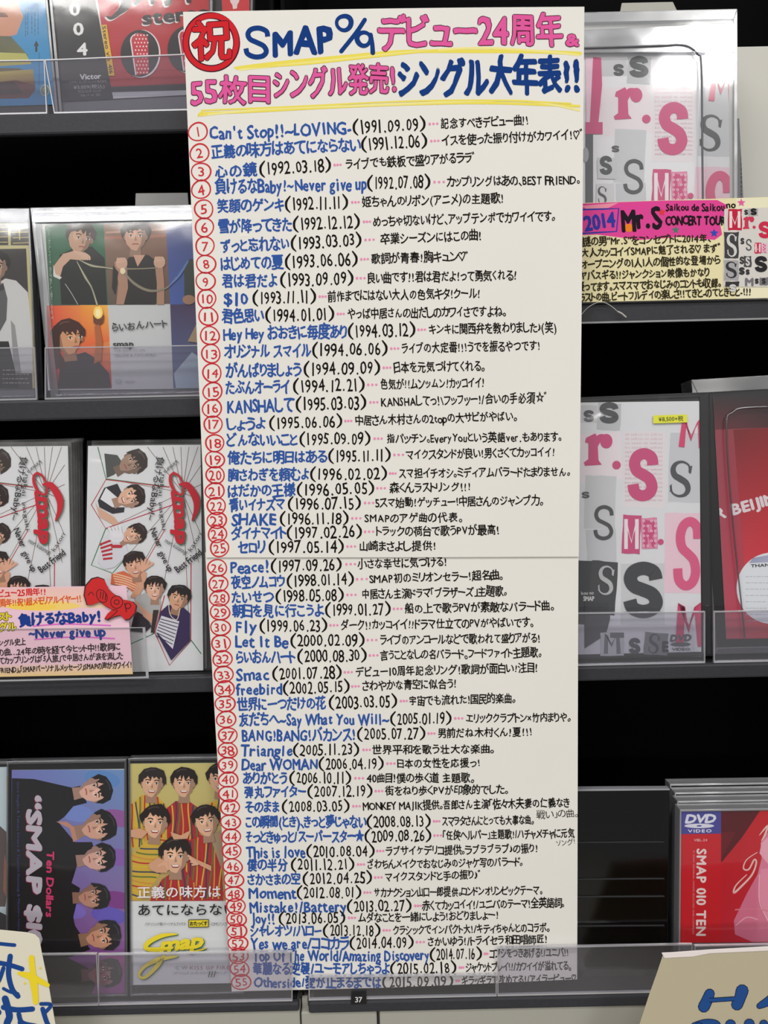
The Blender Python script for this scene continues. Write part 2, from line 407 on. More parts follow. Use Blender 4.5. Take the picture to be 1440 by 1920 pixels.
# ------------------------------------------------------------------ wall and rack
wl = worldbox('wall_back', -1.6, 1.6, .36, .42, 0, 2.6, WALL); props(wl, 'grey painted shop wall behind the black display racks', kind='structure')
fl = worldbox('floor', -2.2, 2.2, -2.6, .42, -.05, 0, mat('shop_floor', (150, 146, 138), .4, noise=.1, scale=5)); props(fl, 'grey shop floor in front of the racks', kind='structure')
def rack(lab, rows, x0, x1, zt, side):
    z0 = ZB[rows[-1]]
    r = empty('display_rack', ((x0 + x1) / 2, .2, 0), lab, 'rack', 'black display racks')
    worldbox('back_panel', x0, x1, .30, .306, z0, zt, BLK, r)
    for xe in (x0, x1 - .003): worldbox('side_panel', xe, xe + .003, .06, .30, z0, zt, BLK, r)
    for k in rows:
        gy = ROWY[k] - .012
        worldbox('shelf', x0 + .004, x1 - .0035, gy + .001, .299, Z[k] - .004, Z[k], RACKD, r)
        worldbox('shelf_lip', x0 + .001, x1 - .001, gy - .006, gy, ZB[k], Z[k], RACK, r, bevel=.0015)
    if 'B1' in rows: worldbox('lip_highlight', x0 + .001, x1 - .001, ROWY['B1'] - .0185, ROWY['B1'] - .0175, ZB['B1'] + .0002, ZB['B1'] + .0014, mat('painted_highlight', (150, 150, 152), .3, .6), r, bevel=0)  # pale strip added to paint the highlight line along the lip's lower edge
    # base unit in pale laminate
    for a, b in side:
        worldbox('base_panel', a, b, -.004, .028, .12, ZB[rows[-1]] - .0003, mat('pale_laminate', (172, 170, 160), .5, .35, noise=.02, scale=8), r, bevel=.001)
    if 'B1' in rows: worldbox('filler_strip', XA + .0003, XB - .0003, .0025, .006, ZB['B3'] - .003, ZB['B3'] + .006, MT['pale_laminate'], r, bevel=0)
    worldbox('kick_board', x0, x1, .03, .30, 0, .12, RACKD, r)
    return r
xj = Plane(-.004).pt(709, 1900).x
rack('black metal display rack on the left with four shelves', ['A1', 'A2', 'A3', 'A4'], XL, XA, 1.95, [(XL, XA - .001)])
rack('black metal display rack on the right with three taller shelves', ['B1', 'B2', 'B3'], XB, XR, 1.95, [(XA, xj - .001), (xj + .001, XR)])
# number strip on the bottom lip
gpl = Plane(ROWY['B3'] - .018)
nl = empty('shelf_number_label', gpl.pt(672, 1884), 'small black label with number 37 on the bottom shelf edge', 'label')
slab('label_plate', gpl, [(658, 1866), (687, 1865), (687, 1882), (658, 1883)], .0008, .0006, BLKP, nl, bevel=0)
a = Art(gpl, h=.0009); a.text('37', 666, 1874, 679, 1874, 14, (225, 225, 225), off=.02); a.build('number', nl)

# ------------------------------------------------------------------ the poster
def wave(p):
    return .0007 * math.sin(p.x * 17 + 1) + .0006 * math.sin(p.z * 13 + p.x * 6) + .0012 * max(0, (1.30 - p.z)) * math.sin(p.x * 24 + 2)
PP = Plane(0, warp=wave)
po = empty('timeline_poster', PP.pt(760, 1850), 'tall white handwritten poster hanging down the middle in front of the racks', 'poster')
def sheet(q, h, n=28, m=30):
    V = []; Fc = []
    for side in (0, 1):
        for j in range(m + 1):
            for i in range(n + 1):
                a = lerp(q[0], q[1], i / n); b = lerp(q[3], q[2], i / n); c = lerp(a, b, j / m); V.append(PP.pt(c[0], c[1], h - side * .0004))
    W = n + 1; N = W * (m + 1)
    for j in range(m):
        for i in range(n):
            k = j * W + i; Fc.append((k, k + W, k + W + 1, k + 1)); Fc.append((N + k, N + k + 1, N + k + W + 1, N + k + W))
    for i in range(n):
        Fc.append((i, i + 1, N + i + 1, N + i)); k = m * W + i; Fc.append((k + 1, k, N + k, N + k + 1))
    for j in range(m):
        k = j * W; Fc.append((k + W, k, N + k, N + k + W)); k += n; Fc.append((k, k + W, N + k + W, N + k))
    return link('sheet', V, Fc, paper, po)
up = sheet([(343, 22), (1096, 12), (1085.5, 1044), (386, 1046)], .0012)
lo = sheet([(384, 1036), (1085, 1036), (1082, 1836), (434, 1861)], .0000)
HU, HL = .00125, .00006
ART = lambda hh: Art(PP, h=hh, step=4e-6)
PINKC, BLUEC, REDC, DK = (230, 94, 162), (20, 60, 130), (205, 40, 50), (70, 22, 40)
a = ART(HU)
YE = (243, 226, 96); YL = (247, 236, 150)
for P, wd, c in (([(445, 128), (520, 119), (640, 108), (760, 98), (900, 97), (1000, 97), (1088, 100)], 7, YE), ([(450, 131), (600, 116), (740, 102), (880, 91), (1000, 95), (1085, 103)], 4, YL),
                 ([(440, 127), (560, 122), (700, 108), (820, 95)], 3, YE),
                 ([(375, 213), (480, 209), (620, 202), (780, 196), (920, 194), (1086, 199)], 5, YE), ([(372, 217), (500, 205), (700, 198), (900, 190), (1000, 191), (1086, 207)], 4, YL),
                 ([(380, 209), (372, 216), (388, 214)], 3, YE), ([(378, 207), (560, 200), (760, 191), (930, 189), (1070, 194)], 3, YE)):
    a.stroke(P, wd, c, n=10)
a.build('yellow_underline', up, INK)
a = ART(HU + .00006)
a.ring(396, 79, 47.5, 50, 13, DK, n=48, wob=.008); a.ring(396, 79, 47.5, 50, 9.5, (212, 40, 48), n=48, wob=.008)
a.text('祝', 362, 76, 431, 76, 78, (212, 40, 48), thick=1.9, outline=DK, ow=1.5, hand=1.2)
a.build('celebration_stamp', up, INK)
a = ART(HU + .00006)
a.S(482, 80, 54, 64, 9.5, BLUEC, 6)
a.text('MAP', 512, 80, 622, 73, 68, BLUEC, thick=3.0, hand=1.6)
a.ring(645, 44, 13, 14, 8, BLUEC, wob=.05); a.stroke([(684, 38), (668, 62), (640, 97)], 8, BLUEC); a.ring(682, 74, 13, 12, 8, BLUEC, wob=.05); a.stroke([(695, 66), (698, 84), (699, 100)], [8, 8, 9], BLUEC)
a.text('シングル大年表!!', 747, 149, 1088, 138, 76, BLUEC, thick=2.6, hand=1.8, vs=1.05)
a.build('blue_heading', up, INK)
a = ART(HU + .00009)
a.text('デビュー24周年', 712, 62, 1054, 54, 66, PINKC, thick=1.7, outline=DK, ow=1.4, hand=1.2, vs=1.05)
a.text('&', 1062, 74, 1085, 74, 30, PINKC, off=.01, thick=1.5, outline=DK, ow=1.3)
a.text('55枚目', 358, 172, 505, 166, 58, PINKC, thick=1.3, outline=DK, ow=1.3, hand=1.2)
a.text('シングル発売!', 512, 160, 742, 148, 56, PINKC, thick=1.3, outline=DK, ow=1.3, hand=1.2, vs=1.1)
a.build('pink_heading', up, INK)
# correction slips pasted over mistakes
for q in ([(450, 410), (466, 409), (467, 443), (451, 444)], ):
    slab('correction_slip', PP, q, HU + .00002, .00006, mat('slip_paper', (243, 239, 230), .7), up, bevel=0)
slab('correction_slip', PP, [(776, 1527), (799, 1526), (800, 1547), (777, 1548)], HL + .00002, .00005, MT['slip_paper'], lo, bevel=0)
LINES = '''371 247|Can't Stop!!~LOVING-|393 658|(1991.09.09)|662 797|803 822|記念すべきデビュー曲!!|826 990|250 226
374 287|正義の味方はあてにならない|396 676|(1991.12.06)|678 800|806 824|イスを使った振り付けがカワイイ!♡゛|828 1092|285 252
377 322|心の鏡|402 482|(1992.03.18)|487 620|625 641|ライブでも鉄板で盛りアがるララ゛|648 890|322 296
377 355|負けるなBaby!~Never give up|404 687|(1992.07.08)|689 806|812 834|カップリングはあの、BEST FRIEND。|838 1086|350 337
382 392|笑顔のゲンキ|407 533|(1992.11.11)|535 652|658 675|姫ちゃんのリボン(アニメ)の主題歌!|679 944|387 372
383 426|雪が降ってきた|410 547|(1992.12.12)|550 674|680 696|めっちゃ切ないけど、アップテンポでカワイイです。|700 1040|425 405
384 461|ずっと忘れない|414 543|(1993.03.03)|546 677|683 703|卒業シーズンにはこの曲!|714 902|462 441
386 495|はじめての夏|414 531|(1993.06.06)|535 670|675 692|歌詞が青春!胸キュン♡゛|696 878|495 480
385 527|君は君だよ|416 520|(1993.09.09)|526 662|667 686|良い曲です!!君は君だよ!って勇気くれる!|690 968|527 516
387 560|$10|420 465|(1993.11.11)|474 592|597 613|前作までにはない大人の色気キタ!クール!|615 900|560 550
390 593|君色思い|417 494|(1994.01.01)|498 626|631 647|やっぱ中居さんの出だしのカワイさですよね。|652 948|592 584
393 629|Hey Hey おおきに毎度あり|419 650|(1994.03.12)|653 778|782 799|キンキに関西弁を教わりました♪(笑)|804 1043|626 613
395 663|オリジナル スマイル|421 583|(1994.06.06)|586 726|731 749|ライブの大定番!!!うでを振るやつです!|753 1012|660 648
397 699|がんばりましょう|424 564|(1994.09.09)|570 712|717 734|日本を元気づけてくれる。|739 908|695 686
398 734|たぶんオーライ|423 542|(1994.12.21)|550 683|688 708|色気が!!ムンッムン!カッコイイ!|713 908|727 717
397 766|KANSHAして|426 550|(1995.03.03)|555 686|692 710|KANSHAしてっ!\\フッフッー!/合いの手必須☆゛|715 1025|762 745
399 796|しょうよ|425 498|(1995.06.06)|505 641|645 661|中居さん木村さんの2topの大サビがやばい。|667 968|796 780
402 831|どんないいこと|425 558|(1995.09.09)|562 694|700 718|指パッチン。EveryYouという英語ver.もあります。|725 1053|825 819
402 862|俺たちに明日はある|426 613|(1995.11.11)|616 732|737 758|マイクスタンドが良い!男くさくてカッコイイ!|762 1040|859 847
403 891|胸さわぎを頼むよ|427 580|(1996.02.02)|582 725|729 744|スマ担イチオシ。ミディアムバラードたまりません。|748 1068|891 884
402 921|はだかの王様|427 553|(1996.05.05)|557 701|705 724|森くんラストリング!!!|731 882|921 912
405 949|青いイナズマ|430 533|(1996.07.15)|540 676|682 702|5スマ始動!ゲッチュー!中居さんのジャンプ力。|704 1018|947 938
406 976|SHAKE|435 517|(1996.11.18)|525 653|658 678|SMAPのアゲ曲の代表。|684 866|974 970
407 1002|ダイナマイト|434 536|(1997.02.26)|538 678|682 702|トラックの荷台で歌うPVが最高!|706 936|1001 993
411 1028|セロリ|446 496|(1997.05.14)|504 644|649 668|山崎まさよし提供!|674 818|1027 1023
407 1065|Peace!|432 504|(1997.09.26)|508 640|647 668|小さな幸せに気づける!|671 838|1064 1053
409 1095|夜空ノムコウ|433 534|(1998.01.14)|538 663|667 690|SMAP初のミリオンセラー!超名曲。|693 942|1093 1078
411 1122|たいせつ|434 512|(1998.05.08)|517 644|649 669|中居さん主演ドラマ「ブラザーズ」主題歌。|679 950|1121 1108
412 1148|朝日を見に行こうよ|436 606|(1999.01.27)|610 732|736 755|船の上で歌うPVが素敵なバラード曲。|759 1038|1147 1136
413 1177|Fly|442 481|(1999.06.23)|487 613|617 635|ダーク!!カッコイイ!!ドラマ仕立てのPVがやばいです。|639 1000|1175 1167
414 1207|Let It Be|442 540|(2000.02.09)|545 683|687 708|ライブのアンコールなどで歌われて盛りアがる!|713 1013|1203 1196
417 1236|らいおんハート|443 553|(2000.08.30)|558 687|691 710|言うことなしの名バラード。フードファイト主題歌。|713 1015|1233 1223
419 1265|Smac|443 504|(2001.07.28)|511 640|644 662|デビュー10周年記念リング!歌詞が面白い!注目!|667 1008|1265 1252
421 1292|freebird|443 528|(2002.05.15)|531 655|658 675|さわやかな青空に似合う!|680 856|1293 1281
422 1320|世界に一つだけの花|446 610|(2003.03.05)|617 744|749 765|宇宙でも流れた!国民的楽曲。|767 966|1321 1309
424 1349|友だちへ~Say What You Will~|448 729|(2005.01.19)|732 846|851 869|エリッククラプトン×竹内まりや。|874 1070|1349 1345
427 1379|BANG!BANG!バカンス!|454 667|(2005.07.27)|670 797|801 817|男前だね木村くん!夏!!!|821 998|1379 1372
427 1407|Triangle|452 548|(2005.11.23)|550 673|679 696|世界平和を歌う壮大な楽曲。|698 925|1407 1403
427 1435|Dear WOMAN|454 595|(2006.04.19)|598 719|724 742|日本の女性を応援っ!|745 900|1433 1429
428 1462|ありがとう|456 538|(2006.10.11)|543 658|664 683|40曲目!僕の歩く道 主題歌。|688 888|1459 1457
428 1489|弾丸ファイター|458 574|(2007.12.19)|577 698|702 719|街をねり歩くPVが印象的でした。|722 952|1485 1479
431 1514|そのまま|460 524|(2008.03.05)|529 655|660 677|MONKEY MAJIK提供。吾郎さん主演「佐々木夫妻の仁義なき|681 1068|1513 1505
432 1542|この瞬間(とき)、きっと夢じゃない|460 687|(2008.08.13)|688 807|811 826|スマヲタさんにとっても大事な曲。|829 1000|1541 1537
433 1569|そっときゅっと/スーパースター★|460 682|(2009.08.26)|684 808|812 829|「任侠ヘルパー」主題歌!/ハチャメチャに元気|831 1077|1569 1562
434 1596|This is love|463 572|(2010.08.04)|575 702|705 721|ラブサイケデリコ提供。ラブラブラブ♪の振り!|724 1008|1597 1590
436 1625|僕の半分|463 539|(2011.12.21)|546 664|669 685|ざわちんメイクでおなじみのジャケ写のバラード。|689 980|1622 1615
438 1650|さかさまの空|464 563|(2012.04.25)|568 697|701 718|マイクスタンドと手の振り♪゛|722 900|1650 1638
438 1677|Moment|467 555|(2012.08.01)|557 677|681 697|サカナクション山口一郎提供。ロンドンオリンピックテーマ。|701 1016|1674 1668
442 1700|Mistake!/Battery|468 649|(2013.02.27)|651 771|776 791|赤くてカッコイイ!/ユニバのテーマ!全英語詞。|792 1058|1701 1692
443 1724|Joy!!|471 515|(2013.06.05)|523 647|652 668|ムダなことを一緒にしよう!おどりましょー!|672 934|1723 1714
444 1747|シャレオツ/ハロー|469 604|(2013.12.18)|606 713|717 733|クラシックでインパクト大!/キティちゃんとのコラボ。|737 1030|1746 1738
446 1770|Yes we are/ココカラ|470 654|(2014.04.09)|656 775|779 797|さかいゆう!/トライセラ和田唱師匠!|802 1026|1770 1760
447 1794|Top Of The World/Amazing Discovery|474 804|(2014.07.16)|806 903|906 916|コブシをつきあげる!/ユニバ!!|918 1066|1792 1785
449 1818|華麗なる逆襲/ユーモアしちゃうよ|474 730|(2015.02.18)|732 855|859 871|ジャケットプレイ!!/カワイイが溢れてる。|873 1070|1817 1810
452 1843|Otherside/愛が止まるまでは|477 715|(2015.09.09)|717 849|853 863|ギラッギラで攻めてる!/アイラービュー♡|866 1080|1843 1834'''.replace('\\\\', '\\').split('\n')
LB, LK, LP = (52, 90, 166), (26, 22, 18), (240, 150, 190)
for i, ln in enumerate(LINES):
    f = ln.split('|'); g = lambda k: [float(v) for v in f[k].split()]
    cx, cy = g(0); tx0, tx1 = g(2); dx0, dx1 = g(4); px0, px1 = g(5); qx0, qx1 = g(7); yl, yr = g(8)
    upper = i < 25; par = up if upper else lo; hh = (HU if upper else HL) + .00004
    Y = lambda x: yl + (yr - yl) * (x - tx0) / (qx1 - tx0)
    sc = 1.0 if i < 16 else (.93 if i < 35 else .88)
    a = ART(hh)
    ry = (17 if i < 16 else 15.5) if upper else (15 if i < 36 else 14)
    rx = 17.5 if upper else 18
    a.ring(cx, cy, rx, ry, 2.8, (212, 52, 62), n=30, wob=.035)
    s = str(i + 1); wd = 6 if s == '1' else (11 if len(s) == 1 else 23)
    a.text(s, cx - wd / 2, cy + .5, cx + wd / 2, cy - .5, 25 if upper else 23, (212, 52, 62), off=.012, hand=.8)
    a.build('number_badge', par, INK)
    a = ART(hh)
    latin = sum(ord(c) < 256 for c in f[1]) / len(f[1])
    a.text(f[1], tx0, Y(tx0), tx1, Y(tx1), (29 if latin < .6 else 33) * sc, LB, off=.006, hand=.9, thick=.75)
    dc = (dx0 + dx1) / 2
    a.text(f[3][1:-1], dx0 + 13, Y(dx0) - 1, dx1 - 13, Y(dx1) - 1, 34 * sc, LK, off=.012, hand=.8)
    ph = 15 * sc
    a.stroke([(dx0 + 9, Y(dx0) - ph), (dx0 + 2, Y(dx0) - ph * .3), (dx0 + 2.5, Y(dx0) + ph * .5), (dx0 + 9, Y(dx0) + ph)], [2.5, 4.6 * sc, 4.2 * sc, 2], LK)
    a.stroke([(dx1 - 9, Y(dx1) - ph), (dx1 - 2, Y(dx1) - ph * .3), (dx1 - 2.5, Y(dx1) + ph * .4), (dx1 - 9, Y(dx1) + ph * .9)], [2.5, 4.6 * sc, 4.2 * sc, 2], LK)
    for k in range(3):
        x = px0 + 2.5 + (px1 - px0 - 5) * k / 2; a.ell(x, Y(x), 2.4, 2.8 - k * .3, LP, n=8)
    a.text(f[6], qx0, Y(qx0), qx1, Y(qx1), 22.5 * sc, LK, hand=.7, thick=.4)
    if i == 41: a.text('戦い」の曲。', 1006, 1528, 1083, 1524, 18, LK, hand=.7)
    if i == 43: a.text('ソング!', 1043, 1581, 1079, 1577, 13, LK, hand=.5)
    a.build('handwritten_line', par, INK)
# ------------------------------------------------------------------ goods in the left rack
def base(pl, q): return (pl.pt(*q[3]) + pl.pt(*q[2])) / 2
def case(name, label, cat, pl, q, cover, key, depth=.010, rim=(4, 4, 4, 3), tray=None, rimmat=None, group=None, lid=True, front_h=.0022):
    """clear disc case: tray, printed insert, clear lid and a moulded rim; its foot stands on the shelf"""
    q = list(q)
    zf = Z[key] + .0011 + (depth + .001) * pl.n.z if key else 0
    if key: q[2] = (q[2][0], py_at(pl, q[2][0], zf)); q[3] = (q[3][0], py_at(pl, q[3][0], zf))
    r = empty(name, base(pl, q), label, cat, group)
    slab('tray', pl, inset(q, 2, 2, 2, 2), -.0008, depth - .002, tray or BLKP, r)
    if cover: slab('cover_sheet', pl, cover, 0, .0004, mat('cover_paper', (226, 226, 226), .4), r, bevel=0)
    if rim: frame('rim', pl, q, rim, front_h - .0003, depth + front_h, rimmat or KEEP, r)
    if lid: slab('lid', pl, inset(q, 1, 1, 1, 1), front_h - .0005, .0008, CLEAR, r, bevel=0)
    return r, q

# --- top shelf: blue cover disc, red cover disc
p1 = Plane(ROWY['A1'], (100, 120), 1)
q = [(-60, -40), (86, -40), (110, 205), (-40, 210)]; cv = [(-56, -40), (80, -40), (104, 196), (-38, 200)]
r, q = case('cd_case', 'disc case with a bright blue cover and a striped orange shape, top left corner', 'disc case', p1, q, cv, 'A1', rim=(5, 3, 5, 4))
a = Art(p1, cv); a.poly(cv, (38, 140, 196))
a.poly([(-40, -10), (32, -2), (38, 18), (44, 31), (31, 65), (17, 68), (-40, 66)], (206, 142, 112)); a.poly([(-40, 20), (10, 24), (16, 32), (-40, 34)], (120, 70, 52)); a.poly([(-40, 0), (8, 4), (14, 12), (-40, 10)], (226, 170, 140))
a.grad([(-40, 66), (20, 68), (53, 104), (-40, 97)], (90, 80, 60), (80, 86, 60), (110, 112, 60), (70, 70, 52))
a.grad([(-40, 97), (48, 100), (59, 120), (-40, 127)], (196, 190, 110), (180, 178, 88), (190, 182, 90), (180, 172, 80)); a.grad([(-40, 127), (36, 128), (60, 139), (-40, 141)], (96, 84, 46), (90, 80, 44), (130, 110, 60), (110, 90, 50))
a.grad([(-40, 137), (62, 130), (66, 162), (-40, 168)], (196, 182, 84), (176, 158, 70), (120, 58, 40), (110, 58, 42)); a.poly([(-40, 158), (30, 150), (66, 160), (66, 168), (54, 184), (-40, 186)], (100, 40, 36)); a.poly([(-40, 160), (26, 152), (44, 176), (-40, 178)], (58, 28, 26))
a.lines(46, -10, 54, 68, 2, (22, 50, 80), 3, False); a.lines(57, -10, 74, 66, 3, (20, 60, 92), 4, False)
a.poly([(68, 76), (73, 86), (70, 86), (70, 97), (66, 97), (66, 86), (63, 86)], (22, 34, 46)); a.rect(73, 98, 74, 160, (24, 90, 130))
a.ring(84, 169, 8, 10, 2, (190, 190, 150)); a.ell(84, 169, 6, 7.5, (110, 150, 120)); a.ring(84, 169, 3, 4, 1.2, (190, 190, 150)); a.build('cover_print', r)

q = [(88, -40), (398, -48), (398, 205), (112, 205)]; cv = [(94, -40), (392, -48), (392, 176), (111, 190)]
r, q = case('cd_case', 'disc case with a black spine band reading 004 and a red cover with black lettering', 'disc case', p1, q, cv, 'A1', rim=(6, 3, 5, 4), tray=GREYP)
a = Art(p1, cv)
a.grad([(176, -45), (395, -48), (395, 166), (208, 168)], (196, 28, 44), (190, 26, 40), (168, 26, 42), (176, 24, 42)); a.poly([(206, 166), (392, 158), (392, 178), (208, 180)], (205, 208, 212)); a.poly([(206, 163), (392, 155), (392, 168), (208, 173)], (40, 40, 44))
a.poly([(94, -40), (172, -40), (213, 189), (111, 190)], (27, 26, 31))
for ch, x, y in (('0', 140, 17), ('0', 147, 54), ('4', 154, 92)): a.text(ch, x - 9, y, x + 9, y - 1, 34, (238, 238, 238), off=.04, vs=.95)
a.text('Victor', 150, 144, 189, 142, 14, (215, 215, 218), off=.05)
a.text('ビクター エンタテインメント株式会社', 131, 154, 200, 152, 5, (170, 170, 175)); a.text('¥3,059(税込)', 138, 164, 196, 162, 8.5, (180, 180, 184), off=.01)
a.text('税抜価格 ¥2,913', 146, 172, 190, 170, 6, (160, 160, 165)); a.text('96-7-6 迄', 151, 179, 188, 177, 6, (160, 160, 165))
def outl(P, wd, n=6): a.stroke([(x - 2.5, y + 3) for x, y in P], wd, (232, 220, 222), n=n); a.stroke(P, wd, (30, 14, 20), n=n)
outl([(232, -30), (236, 6), (222, 24), (208, 34), (200, 30)], [22, 20, 10, 6, 3]); outl([(262, -20), (264, -4), (254, 6)], 8); outl([(282, -24), (286, 4)], 9); outl([(310, -20), (312, 6), (318, 3)], 9); outl([(350, -20), (354, 2)], 9)
a.text('ster', 266, 36, 344, 28, 34, (232, 220, 222), off=.05); a.text('ster', 268, 33, 346, 25, 34, (30, 14, 20), off=.06); a.text('eo', 349, 24, 392, 21, 34, (30, 14, 20), off=.06)
for cx, cy, sx in ((262, 100, 36), (352, 92, 38)):
    a.ell(cx + 3, cy + 1, sx, 45, (238, 225, 230), 2, 36); a.ell(cx, cy, sx, 44, (24, 20, 24), 2, 36)
    cap = [(cx + 15 * math.cos(t) * 1.05, cy - 24 + 14 * math.sin(t)) for t in [math.pi + k * math.pi / 8 for k in range(9)]] + [(cx + 17, cy + 38), (cx - 6, cy + 41)]
    a.poly([(x - 2.5, y) for x, y in cap], (238, 225, 230)); a.poly(cap, (200, 36, 56))
    for i in range(5):
        for j in range(11):
            x = cx - 10 + i * 6 + (j % 2) * 3 + j * .55; y = cy - 34 + j * 7
            if x < cx + 15 + j * .2: a.ell(x, y, 1.5, 1.7, (246, 214, 220), n=8); a.h -= a.step
a.h += a.step
a.poly([(189, 47), (200, 46), (215, 142), (204, 142)], (226, 178, 40)); a.text('Stereo vie 416', 195, 49, 209, 138, 10, (40, 26, 20), off=.03)
a.build('cover_print', r)
q = [(393, -60), (474, -60), (472, 40), (400, 60)]; cv = [(412, -60), (468, -60), (468, 30), (418, 40)]
r, q = case('cd_case', 'narrow disc case with a red cover peeking over the top edge of the poster', 'disc case', Plane(ROWY['A1'] + .003, (430, 10), 1), q, cv, 'A1', rim=(4, 2, 4, 2))
a = Art(Plane(ROWY['A1'] + .003, (430, 10), 1), cv); a.poly(cv, (206, 32, 42)); a.poly([(432, -10), (448, -10), (444, 16), (437, 17)], (236, 214, 214)); a.ell(440, -2, 9, 12, (236, 214, 214)); a.build('cover_print', r)

# --- second shelf
p2 = Plane(ROWY['A2'], (100, 600), 1)
q = [(-120, 391), (55, 390), (70, 745), (-110, 750)]; cv = [(-118, 420), (54, 418), (66, 728), (-108, 732)]
r, q = case('cd_case', 'disc case with a black and white photo of a person in a white shirt', 'disc case', p2, q, cv, 'A2', rim=(4, 28, 4, 6), tray=GREYP)
a = Art(p2, cv); a.poly(cv, (198, 190, 140)); a.grad([(-60, 422), (53, 421), (54, 460), (-60, 460)], (50, 46, 40), (56, 52, 42), (44, 42, 40), (40, 38, 36))
for y in (427, 435, 445, 455): a.stroke([(-50, y), (14, y - 1)], 1.6, (196, 178, 110), n=2, cap=False); a.stroke([(24, y + 1), (54, y)], 1.6, (196, 178, 110), n=2, cap=False)
a.stroke([(17, 421), (18, 461)], 5, (190, 180, 130), n=2, cap=False); a.stroke([(36, 421), (37, 450)], 2, (190, 180, 130), n=2, cap=False)
a.grad([(-60, 468), (49, 466), (61, 728), (-60, 730)], (60, 52, 50), (50, 46, 44), (70, 70, 70), (20, 20, 22))
a.poly([(-10, 535), (10, 522), (30, 526), (52, 548), (60, 620), (61, 700), (30, 700), (14, 640), (-20, 720)], (206, 206, 206)); a.poly([(-10, 540), (6, 530), (14, 560), (12, 600), (-10, 640)], (92, 92, 94)); a.poly([(20, 600), (28, 610), (40, 700), (26, 700)], (150, 150, 150)); a.poly([(0, 640), (16, 640), (36, 728), (-20, 728)], (34, 34, 36))
a.head(-8, 500, 58, 0, (184, 148, 126), (26, 22, 22), 1.15)
a.poly([(-2, 535), (6, 532), (8, 542), (0, 545)], (60, 60, 62)); a.lines(5, 690, 55, 722, 4, (210, 206, 196), 8); a.build('cover_print', r)

slab_r = empty('divider_card', (0, 0, 0)); pd = Plane(ROWY['A2'] + .030, (300, 400), 1)
slab_r.location = pd.pt(304, 740); props(slab_r, 'pale grey divider card with rounded tab rising behind the four-colour disc case', 'divider card')
slab('divider', pd, [(262, 385), (362, 384), (372, py_at(pd, 372, Z['A2'] + .0003)), (270, py_at(pd, 270, Z['A2'] + .0003))], 0, .001, WHITEP, slab_r, bevel=.0004)
slab('tab', pd, [(254, 362), (352, 361), (354, 388), (253, 390)], 0, .001, WHITEP, slab_r, bevel=.0018)
q = [(56, 389), (420, 382), (436, 740), (95, 745)]; cv = [(75, 421), (400, 416), (416, 728), (90, 732)]
r, q = case('cd_case', 'disc case with a cover of green, brown, blue, orange and white panels', 'disc case', p2, q, cv, 'A2', depth=.016, rim=(16, 29, 4, 6), tray=GREYP)
# moulded hinge bars on this thick case
frame('hinge_frame', p2, inset(q, 3, 6, 10, 4), (3, 5, 3, 3), .0034, .0010, CLEAR, r)
slab('rim_bar', p2, [(60, 405), (400, 399), (400, 411), (62, 417)], .0040, .0016, clear('bright_rim', (.85, .88, .9), .4, .12, haze=.3), r)
a = Art(p2, cv)
a.poly(cv, (214, 216, 216)); a.grad([(78, 420), (194, 419), (203, 572), (88, 573)], (44, 110, 76), (46, 106, 74), (40, 96, 72), (70, 90, 78))
a.grad([(194, 419), (311, 417), (319, 571), (203, 572)], (146, 112, 92), (140, 96, 78), (100, 84, 70), (96, 84, 72)); a.stroke([(196, 446), (310, 442)], 6, (170, 110, 90), cap=False); a.stroke([(198, 436), (310, 430)], 4, (190, 150, 130), cap=False)
a.grad([(311, 417), (410, 416), (416, 569), (319, 571)], (64, 76, 140), (60, 74, 150), (70, 100, 170), (70, 96, 176))
a.grad([(87, 573), (203, 572), (210, 727), (94, 729)], (226, 72, 56), (246, 178, 70), (216, 60, 66), (206, 50, 60)); a.grad([(150, 572), (203, 572), (206, 640), (155, 650)], (240, 150, 50), (250, 190, 80), (236, 110, 50), (236, 104, 54))
a.poly([(202, 572), (319, 570), (325, 727), (210, 728)], (206, 208, 210)); a.grad([(319, 571), (416, 569), (420, 728), (325, 728)], (66, 50, 92), (90, 60, 100), (120, 140, 180), (90, 110, 160))
a.poly([(94, 573), (80, 573), (78, 425), (84, 421)], (202, 204, 202))
# left figure, hand over chest
a.poly([(112, 478), (140, 464), (172, 462), (196, 484), (201, 571), (115, 571), (112, 520)], (31, 33, 33)); a.head(150, 446, 62, 8, (196, 156, 130), (50, 36, 30), 1.1, turn=1)
a.poly([(100, 500), (118, 476), (140, 470), (160, 474), (168, 482), (150, 488), (132, 486), (118, 500), (112, 522), (102, 520)], (208, 170, 146)); a.poly([(100, 496), (104, 514), (116, 520), (112, 524), (100, 518)], (222, 222, 218))
for k in range(4): a.stroke([(140 + k * 6, 472 + k), (152 + k * 5, 478 + k), (156 + k * 4, 486)], 4, (214, 178, 154), n=3)
a.stroke([(122, 532), (134, 550), (146, 571)], 1.5, (170, 170, 168), cap=False)
for P in ([(144, 490), (160, 520), (172, 540), (182, 571)], [(150, 488), (172, 498), (200, 502), (225, 506)]): a.stroke(P, [1, 5, 3, 4], (128, 128, 110)); a.stroke(P, [1, 2, 1, 2], (196, 190, 160))
